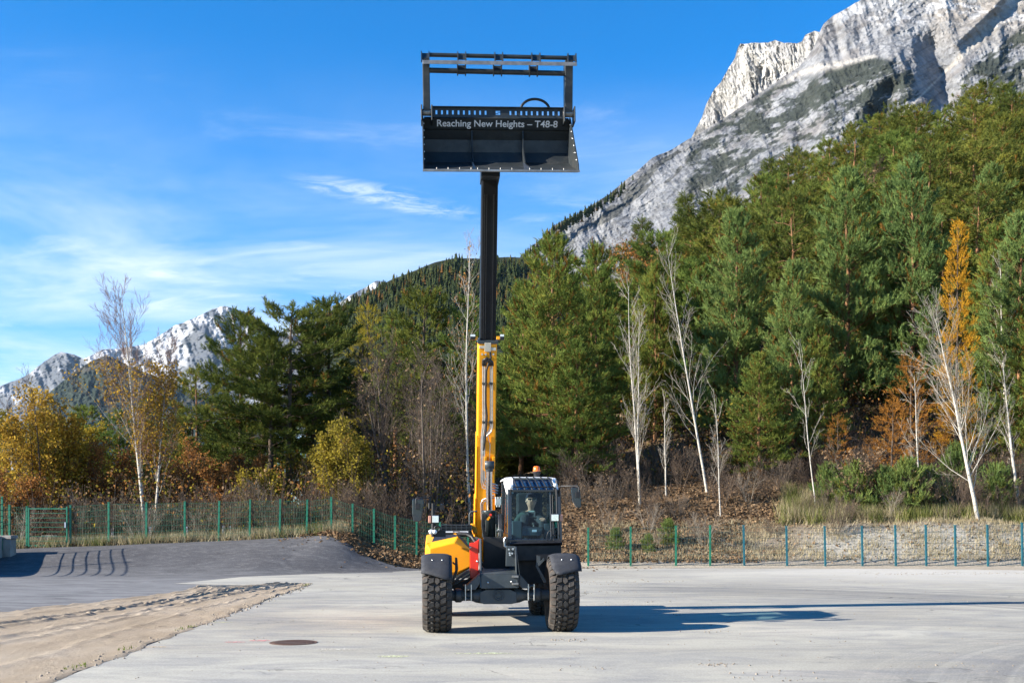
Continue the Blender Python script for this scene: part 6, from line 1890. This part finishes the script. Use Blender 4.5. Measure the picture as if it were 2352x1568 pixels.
for (cx, cy, mi) in ((668, 492, 0), (680, 500, 1), (692, 480, 2), (655, 500, 0), (705, 495, 0), (672, 512, 1)):
    p = A(cx, cy, 1.76); m.tube([p, p + V3(0, .08, 0)], .022, 8, mi)
part(m, 'valve', [black, yellow, red_p], cyl)
m = MB()
for k in range(9):
    a0, a1 = A(620 + k * 8, 640 - (k % 3) * 8, 1.55), A(700 + (k % 5) * 14, 560 + (k % 4) * 40, 1.3)
    if k > 3: m.tube([A(740 + k * 4, 640, 1.2), A(745 + k * 3, 560, 1.2), A(735 + k * 5, 480, 1.5)], .02, 8)
    else: m.tube([A(630 + k * 10, 470, 1.7), A(626 + k * 4, 560, 1.7), A(640 + k * 6, 650, 1.7)], .012, 6)
part(m, 'hose', rubber)
m = MB()
for k in range(5):
    p = A(732 + k * 9, 345 + (k % 2) * 14, 1.7); m.tube([p, p + V3(0, 0, -.14)], .018, 8)
p = A(728, 405, 1.75); q = A(775, 372, 1.75); m.box(p.x, q.x, 1.7, 1.85, p.z, q.z); part(m, 'valve_block', steel, TH, .004)
m = MB(); m.tube([A(748, 600, 1.1), A(760, 590, 1.05), A(772, 602, 1.05), A(774, 640, 1.1)], .03, 8); part(m, 'hose', dgrey)

# ---- bucket with grapple
bu = MB()
xl_, xr_ = Bk(242, 1395, .20).x, Bk(1846, 1395, .20).x
YTX = 1.10
prof = [(.20, Bk(1000, 1388, .20).z), (1.05, 7.60), (1.28, 7.72), (1.38, 7.92), (1.36, 8.12), (1.25, Bk(1000, 985, 1.25).z)]
th = .022
for (a, b) in zip(prof[:-1], prof[1:]):
    d = Vector((0, b[0] - a[0], b[1] - a[1])).normalized(); nn = Vector((0, d.z, -d.y)) * th
    bu.hexa([V3(xl_ + .02, a[0], a[1]), V3(xr_ - .02, a[0], a[1]), V3(xr_ - .02, a[0], a[1]) + nn, V3(xl_ + .02, a[0], a[1]) + nn], [V3(xl_ + .02, b[0], b[1]), V3(xr_ - .02, b[0], b[1]), V3(xr_ - .02, b[0], b[1]) + nn, V3(xl_ + .02, b[0], b[1]) + nn])
bucket = part(bu, 'bucket', bucket_m, TH, 0)
ytx = 1.10
zt0, zt1 = Bk(1000, 978, ytx + .125).z, Bk(1000, 868, ytx).z
m = MB()
m.hexa([V3(xl_ + .02, ytx + .125, zt0), V3(xr_ - .02, ytx + .125, zt0), V3(xr_ - .02, 1.26, zt0), V3(xl_ + .02, 1.26, zt0)], [V3(xl_ + .02, ytx, zt1), V3(xr_ - .02, ytx, zt1), V3(xr_ - .02, 1.24, zt1), V3(xl_ + .02, 1.24, zt1)])
part(m, 'text_plate', bucket_m, bucket, .004)
zs0 = Bk(1000, 838, ytx).z
m = MB(); m.hexa([V3(xl_ + .03, ytx - .01, zt1 + .003), V3(xr_ - .03, ytx - .01, zt1 + .003), V3(xr_ - .03, 1.2, zt1 + .003), V3(xl_ + .03, 1.2, zt1 + .003)], [V3(xl_ + .03, ytx + .06, zs0), V3(xr_ - .03, ytx + .06, zs0), V3(xr_ - .03, 1.2, zs0), V3(xl_ + .03, 1.2, zs0)]); part(m, 'lip_rail', bucket_m, bucket, .004)
for (x, s) in ((xl_, 1), (xr_ - .02, -1)):
    m = MB()
    m.prism([V3(x, .17, prof[0][1] - .02), V3(x, .20, prof[0][1] + .10), V3(x, ytx - .06, zt1 - .03), V3(x, ytx + .02, zt1 + .04), V3(x, 1.30, zt1), V3(x, 1.42, 8.05), V3(x, 1.42, 7.88), V3(x, 1.30, 7.66), V3(x, 1.06, 7.55)], (.02, 0, 0))
    sp_ = part(m, 'side_plate', bucket_m, bucket, .003)
    for k in range(6):
        t = (k + .6) / 6.2
        p = V3(x + (.021 if s > 0 else -.001), .20 + (ytx - .06 - .20) * t + .03, prof[0][1] + .10 + (zt1 - .03 - prof[0][1] - .10) * t)
        mm = MB(); mm.lathe([(0, .012), (s * .010, .010), (s * .013, .001)], p, 'x', 8); part(mm, 'bolt', bolt_m, sp_)
m = MB(); z = prof[0][1]
m.hexa([V3(xl_ - .004, .12, z - .052), V3(xr_ + .004, .12, z - .052), V3(xr_ + .004, .42, z + .03), V3(xl_ - .004, .42, z + .03)], [V3(xl_ - .004, .12, z - .022), V3(xr_ + .004, .12, z - .022), V3(xr_ + .004, .42, z + .058), V3(xl_ - .004, .42, z + .058)])
ce = part(m, 'cutting_edge', edge_steel, bucket)
for cx in (385, 502, 620, 738, 806, 922, 1040, 1158, 1340, 1458, 1575, 1690):
    p = Bk(cx, 1374, .18)
    m = MB(); m.tube([p + V3(0, 0, -.02), p + V3(0, 0, .006)], .010, 8); part(m, 'bolt', edge_steel, ce)
for cx, gs in ((755, .06), (1280, .13)):
    m = MB(); x = Bk(cx, 1200, 1.2).x
    m.prism([V3(x - .008, .9, 7.58), V3(x - .008, 1.26, 7.73), V3(x - .008, 1.36, 7.92), V3(x - .008, 1.34, 8.12), V3(x - .008, 1.27, zt0 - .01), V3(x - .008, 1.235, zt0 - .01), V3(x - .008, 1.22, 7.95)], (.016, 0, 0)); part(m, 'rib', bucket_m, bucket)
    x = Bk(cx, 1370, .3).x
    m = MB(); m.add([V3(x, .3, z + .035), V3(x + gs, .38, z + .07), V3(x, .45, z + .20), V3(x + .012, .32, z + .035), V3(x + gs, .40, z + .07), V3(x + .012, .47, z + .20)], [(0, 1, 2), (3, 5, 4), (0, 3, 4, 1), (1, 4, 5, 2), (0, 2, 5, 3)]); part(m, 'gusset', edge_steel, bucket)
# slotted top plate with the cut-out mark in its middle
ysl = 1.14
def rect(m, x0, x1, y0, y1, yl=ysl, t=.012):
    a, b = Bk(x0, y1, yl), Bk(x1, y0, yl); m.box(a.x, b.x, yl, yl + t, a.z, b.z)
m = MB()
rect(m, 335, 1702, 752, 784); rect(m, 335, 1702, 827, 874)
slots = [(c - 9, c + 9) for c in (393, 450, 505, 562, 620, 675, 732, 788, 842, 898)] + [(1002, 1048)] + [(c - 9, c + 9) for c in (1153, 1208, 1265, 1318, 1373, 1430, 1485, 1540, 1595, 1650)]
x = 335
for (a_, b_) in slots:
    rect(m, x, a_, 784.2, 826.8); x = b_
rect(m, x, 1702, 784.2, 826.8)
rect(m, 1020, 1049, 796, 801); rect(m, 1001, 1030, 813, 818)
part(m, 'slotted_plate', bucket_m, bucket)
m = MB(); a, b = Bk(335, 752, ysl - .03), Bk(1702, 742, ysl - .03); m.box(a.x, b.x, ysl - .04, ysl + .06, a.z, b.z); part(m, 'top_rail', bucket_m, bucket, .005)
# lettering
cu_ = bpy.data.curves.new('lettering', 'FONT')
cu_.body = 'Reaching New Heights \u2013 T48-8'
cu_.size = .135; cu_.extrude = .0012; cu_.offset = .0016
ft = link('lettering_source', cu_)
bpy.context.view_layer.update()
lme = bpy.data.meshes.new_from_object(ft)
bpy.data.objects.remove(ft)
lme.materials.clear(); lme.materials.append(letter_m)
a, b = Bk(397, 952, ytx), Bk(1640, 952, ytx)
capz = Bk(397, 886, ytx).z - a.z
lx_ = [v.co.x for v in lme.vertices]
wd = max(lx_) - min(lx_)
lean_t = math.atan2(.125, zt1 - zt0)
ab, at_ = Bk(397, 952, ytx + .10), Bk(397, 886, ytx + .03)
a = V3(a.x, 0, ab.z); capz = math.hypot(at_.z - ab.z, .125 * (at_.z - ab.z) / (zt1 - zt0))
# one object for each letter: islands that overlap sideways belong together
bm = bmesh.new(); bm.from_mesh(lme)
seen, spans = set(), []
for v in bm.verts:
    if v.index in seen: continue
    st, isl = [v], []
    seen.add(v.index)
    while st:
        q = st.pop(); isl.append(q)
        for e in q.link_edges:
            o2 = e.other_vert(q)
            if o2.index not in seen: seen.add(o2.index); st.append(o2)
    xs_ = [q.co.x for q in isl]
    spans.append([min(xs_), max(xs_), {q.index for q in isl}])
spans.sort(key=lambda s: s[0])
letters = []
for s in spans:
    if letters and s[0] < letters[-1][1] - .004:
        letters[-1][1] = max(letters[-1][1], s[1]); letters[-1][2] |= s[2]
    else: letters.append(s)
for s in letters:
    idx = {}
    vs_, fs_ = [], []
    for f in bm.faces:
        if f.verts[0].index in s[2]:
            for v in f.verts:
                if v.index not in idx: idx[v.index] = len(vs_); vs_.append(tuple(v.co))
            fs_.append([idx[v.index] for v in f.verts])
    me = bpy.data.meshes.new('letter'); me.from_pydata(vs_, [], fs_); me.materials.append(letter_m)
    tx = link('letter', me, bucket)
    tx.scale = ((b.x - a.x) / wd, capz / (.135 * .70), 1)
    tx.rotation_euler = (math.radians(90) + lean_t, 0, 0)
    tx.location = (a.x - min(lx_) * (b.x - a.x) / wd, ytx + .125 * (zt1 - a.z) / (zt1 - zt0) - .006, a.z)
bm.free()
# grapple
def gz(cy, yl): return Bk(1000, cy, yl).z
ya = .95
arms = []
for (x0_, x1_) in ((256, 330), (1714, 1796)):
    m = MB()
    s_ = 1 if x0_ < 900 else -1
    a, b = Bk(x0_, 800, ya), Bk(x1_, 280, ya)
    m.hexa([V3(a.x, ya + .05, a.z + .02), V3(Bk(x1_, 800, ya).x, ya + .05, a.z + .02), V3(Bk(x1_, 800, ya).x, ya + .22, a.z + .02), V3(a.x, ya + .22, a.z + .02)],
           [V3(Bk(x0_, 300, ya).x, ya - .12, b.z), V3(b.x, ya - .12, b.z), V3(b.x, ya + .12, b.z), V3(Bk(x0_, 300, ya).x, ya + .12, b.z)])
    grp = part(m, 'grapple_arm', bucket_m, bucket, .012); arms.append(grp)
    p = Bk((x0_ + x1_) / 2, 810, ya + .1)
    m = MB(); m.lathe([(-.10, .001), (-.10, .045), (-.085, .055), (.085, .055), (.10, .045), (.10, .001)], p, 'x', 16); part(m, 'pivot_pin', edge_steel, grp)
    for dx in (-.085, .085):
        m = MB(); m.box(p.x + dx - .012, p.x + dx + .012, ya, ya + .3, p.z - .16, p.z + .10); part(m, 'pivot_lug', bucket_m, grp, .01)
m = MB(); m.tube([Bk(330, 220, .98), Bk(1760, 232, .98)], .034, 14); part(m, 'cross_tube', bucket_m, bucket)
m = MB(); m.tube([Bk(325, 378, .92), Bk(1718, 392, .92)], .042, 14); part(m, 'cross_tube', bucket_m, bucket)
a, b = Bk(258, 325, .74), Bk(1843, 268, .74)
m = MB(); m.hexa([V3(a.x, .72, a.z + .012), V3(b.x, .72, a.z + .012), V3(b.x, .745, a.z + .020), V3(a.x, .745, a.z + .020)], [V3(a.x, .735, b.z - .01), V3(b.x, .735, b.z - .01), V3(b.x, .76, b.z - .003), V3(a.x, .76, b.z - .003)]); part(m, 'grapple_edge', edge_steel, bucket, .006)
for (x0_, x1_) in ((247, 326), (622, 704), (1004, 1084), (1384, 1468), (1756, 1838)):
    for xx in (x0_, x1_):
        m = MB(); p = Bk(xx, 178, .95); q = Bk(xx, 280, .78)
        m.prism([V3(p.x - .008, 1.04, p.z), V3(p.x - .008, .96, p.z), V3(q.x - .008, .86, (p.z + q.z) / 2), V3(q.x - .008, .76, q.z), V3(q.x - .008, .90, q.z + .02), V3(p.x - .008, 1.04, p.z - .09)], (.016, 0, 0)); part(m, 'bracket_plate', bucket_m, bucket)
    m = MB(); p, q = Bk(x0_ + 6, 262, .86), Bk(x1_ - 6, 200, .98)
    m.hexa([V3(p.x, .86, p.z), V3(q.x, .86, p.z), V3(q.x, .88, p.z), V3(p.x, .88, p.z)], [V3(p.x, .99, q.z), V3(q.x, .99, q.z), V3(q.x, 1.01, q.z), V3(p.x, 1.01, q.z)]); part(m, 'bracket_web', bucket_m, bucket)
for (x0_, x1_) in ((616, 698), (986, 1068), (1356, 1436)):
    for xx in (x0_, x1_):
        m = MB(); p, q = Bk(xx, 318, .86), Bk(xx, 432, .90)
        m.prism([V3(p.x - .008, .80, p.z), V3(p.x - .008, .96, p.z + .03), V3(q.x - .008, .98, q.z + .03), V3(q.x - .008, .88, q.z)], (.016, 0, 0)); part(m, 'tine_plate', bucket_m, bucket)
    m = MB(); p, q = Bk(x0_, 410, .93), Bk(x1_, 322, .93); m.box(p.x + .01, q.x - .01, .93, .95, p.z, q.z); part(m, 'tine_web', bucket_m, bucket)
# hose loop above the bucket
pts_ = []
for k in range(15):
    a = math.pi * k / 14
    pts_.append(Bk(1408 - 148 * math.cos(a), 775 - 115 * math.sin(a), 1.25))
m = MB(); m.tube(pts_, .022, 10); part(m, 'hose', rubber, bucket)
pc = V3((xl_ + xr_) / 2, .7, 7.9)   # the carriage levels the bucket a little
bucket.matrix_local = Matrix.Translation(pc) @ Matrix.Rotation(math.radians(-.95), 4, 'Y') @ Matrix.Translation(-pc)
# carriage behind the bucket, holding it to the boom
m = MB(); hx = (ixl + ixr) / 2
m.box(hx - .45, hx + .45, 1.46, 1.58, 7.70, 8.45); m.box(hx - .16, hx + .16, 1.5, 2.0, 7.55, 8.0); part(m, 'carriage', bucket_m, TH, .01)

# ------------------------------------------------------------------ driver
skin_m = simple('skin', (.62, .34, .23), .55, 0, .08, 8)
jacket_m = simple('jacket_green', (.030, .058, .050), .85, 0, .25, 9, None, .3)
shirt_m = simple('shirt_pale', (.38, .46, .42), .85, 0, .15, 9)
cap_m = simple('cap_navy', (.010, .012, .030), .8, 0, .2, 9)
trouser_m = simple('trousers', (.03, .035, .04), .9, 0, .2, 9)
shade_m = simple('sunglasses', (.01, .01, .012), .1, 0, .1, 5)
c0 = Cb(690, 600, 1.28)                       # centre of the head, machine frame
rot = Matrix.Rotation(YAW, 4, 'Z')
def toW(v): return ORG + (rot @ v)
pers = thing('person', 'driver in dark green jacket and navy cap looking up from the cab', 'person', toW(V3(c0.x, c0.y, ZB + .24)), YAW)
def skinned(name, mat, chains, parent, base):
    """chains: list of lists of (x, y, z, r); points that coincide are shared"""
    vs, es, rs, idx = [], [], [], {}
    for ch_ in chains:
        prev = None
        for (x, y, z, rr) in ch_:
            k = (round(x, 4), round(y, 4), round(z, 4))
            if k not in idx:
                idx[k] = len(vs); vs.append((x - base.x, y - base.y, z - base.z)); rs.append(rr)
            if prev is not None and prev != idx[k]: es.append((prev, idx[k]))
            prev = idx[k]
    me = bpy.data.meshes.new(name); me.from_pydata(vs, es, []); me.materials.append(mat)
    o = link(name, me, parent)
    md = o.modifiers.new('skin', 'SKIN'); md.use_smooth_shade = True
    for i, v in enumerate(me.skin_vertices[0].data):
        v.radius = rs[i] if isinstance(rs[i], tuple) else (rs[i], rs[i])
        v.use_root = (i == 0)
    sb = o.modifiers.new('sub', 'SUBSURF'); sb.levels = 1; sb.render_levels = 2
    return o
hx, hy, hz = c0
pel = (hx, hy + .10, ZB + .33)
base = V3(c0.x, c0.y, ZB + .24)
ch1 = (hx, hy + .10, ZB + .50, .14); ch2 = (hx, hy + .10, hz - .27, .15); nk = (hx, hy + .06, hz - .17, .054); nk2 = (hx, hy + .035, hz - .10, .048)
h1 = (hx, hy - .0, hz - .01, .086); h2 = (hx, hy + .02, hz + .06, .088)
hl = Cb(458, 962, 1.0); hr = Cb(862, 868, .95)
def arm(s, hand, elbow):
    sh_ = (hx + s * .18, hy + .10, hz - .25, .062)
    return [ch2, sh_, (elbow[0], elbow[1], elbow[2], .045), (hand.x, hand.y + .05, hand.z - .005, .032)]
elL, elR = (hx - .30, hy + .02, hz - .48), (hx + .29, hy - .02, hz - .44)
aL, aR = arm(-1, hl, elL), arm(1, hr, elR)
chains = [[(*pel, .13), ch1, ch2, nk, nk2, h1, h2]]
chains.append([h1, (hx, hy - .075, hz - .035, .038)])            # jaw and chin
chains.append([h1, (hx, hy - .085, hz + .012, .018), (hx, hy - .112, hz + .008, .013)])   # nose
for s in (-1, 1):
    chains.append([h1, (hx + s * .082, hy + .01, hz - .002, .018), (hx + s * .095, hy + .018, hz + .012, .012)])   # ears
chains += [aL, aR]
for s, hand in ((-1, hl), (1, hr)):
    w_ = (hand.x, hand.y + .05, hand.z - .005, .032)
    pm = (hand.x, hand.y - .01, hand.z, .030)
    chains.append([w_, pm])
    for f, (dx, ln) in enumerate(((-.030, .060), (-.010, .070), (.010, .068), (.030, .052))):
        chains.append([pm, (hand.x + dx, hand.y - .045, hand.z + .008, .0095), (hand.x + dx * 1.05, hand.y - .045 - ln * .5, hand.z - .004, .009), (hand.x + dx, hand.y - .045 - ln * .6, hand.z - .035, .008)])
    chains.append([pm, (hand.x - s * .040, hand.y - .01, hand.z + .010, .011), (hand.x - s * .052, hand.y - .040, hand.z - .004, .0095)])
for s in (-1, 1):
    kn = (hx + s * .15, hy - .34, ZB + .30, .065)
    chains.append([(*pel, .13), (hx + s * .10, hy + .04, ZB + .32, .09), kn, (hx + s * .14, hy - .40, ZB + .02, .045), (hx + s * .14, hy - .50, ZB - .005, .038)])
skinned('body', skin_m, chains, pers, base)
big = lambda c, k: [(x, y, z, rr + k) for (x, y, z, rr) in c]
tch = [(*pel, .150), (ch1[0], ch1[1], ch1[2], .165), (ch2[0], ch2[1], ch2[2], .168), (nk[0], nk[1] + .01, nk[2] - .02, .085)]
jk = [tch]
for a_ in (aL, aR):
    jk.append([tch[2]] + [(x, y, z, rr + .018) for (x, y, z, rr) in a_[1:-1]] + [(a_[-1][0], a_[-1][1] + .03, a_[-1][2] - .004, a_[-1][3] + .014)])
skinned('jacket', jacket_m, jk, pers, base)
skinned('trousers', trouser_m, [[(*pel, .145), (hx + s * .10, hy + .04, ZB + .32, .10), (hx + s * .15, hy - .34, ZB + .30, .078), (hx + s * .14, hy - .40, ZB + .06, .058)] for s in (-1, 1)], pers, base)
def pchild(mb, name, mat):
    o = mb.build(name, mat, pers)
    o.location = -base
    return o
m = MB()   # open collar and shirt front
fy = ch2[1] - .165
m.add([V3(hx - .055, fy + .07, hz - .155), V3(hx + .055, fy + .07, hz - .155), V3(hx + .035, fy - .012, hz - .30), V3(hx + .01, fy - .022, hz - .42), V3(hx - .02, fy - .022, hz - .42), V3(hx - .04, fy - .012, hz - .30)], [(0, 5, 4, 3, 2, 1)]); pchild(m, 'shirt', shirt_m)
m = MB()   # cap with a raised peak: the head is tipped back
m.lathe([(.005, .099), (.04, .097), (.075, .080), (.098, .045), (.104, .001)], (0, 0, 0), 'z', 24)
m.add([V3(-.07, -.07, .012), V3(.07, -.07, .012), V3(.055, -.15, .012), V3(0, -.17, .016), V3(-.055, -.15, .012), V3(-.07, -.07, .024), V3(.07, -.07, .024), V3(.055, -.15, .022), V3(0, -.17, .026), V3(-.055, -.15, .022)], [(0, 1, 2, 3, 4), (9, 8, 7, 6, 5), (0, 5, 6, 1), (1, 6, 7, 2), (2, 7, 8, 3), (3, 8, 9, 4), (4, 9, 5, 0)])
cp = pchild(m, 'cap', cap_m); cp.location = V3(hx, hy + .012, hz + .035) - base; cp.rotation_euler = (math.radians(-22), 0, 0)
m = MB()
for s in (-1, 1):
    m.box(s * .036 - .030, s * .036 + .030, -.098, -.090, .022, .052)
m.box(-.008, .008, -.098, -.092, .040, .048)
sg = pchild(m, 'sunglasses', shade_m); sg.location = V3(hx, hy, hz) - base
m = MB()   # cropped grey hair at the back and sides
m.lathe([(-.05, .089), (.0, .095), (.035, .097)], (0, 0, 0), 'z', 24)
hr_ = pchild(m, 'hair', simple('hair_grey', (.12, .11, .10), .9, 0, .2, 20)); hr_.location = V3(hx, hy + .022, hz + .02) - base; hr_.rotation_euler = (math.radians(-22), 0, 0)

# ------------------------------------------------------------------ air: thin haze that pales the far range
hm, hn, hl_ = newmat('haze_air')
ho = hn.new('ShaderNodeOutputMaterial')
pv = hn.new('ShaderNodeVolumePrincipled')
pv.inputs['Color'].default_value = (.50, .74, 1.0, 1)
pv.inputs['Density'].default_value = 7.5e-6
pv.inputs['Anisotropy'].default_value = 0.2
hl_.new(pv.outputs[0], ho.inputs['Volume'])
m = MB(); m.box(-20500, 20500, -80, 20500, -60, 3700)
hz_ = m.build('haze', hm)
tag(hz_, 'thin bluish air between the lot and the far mountains', 'haze', None, 'stuff')
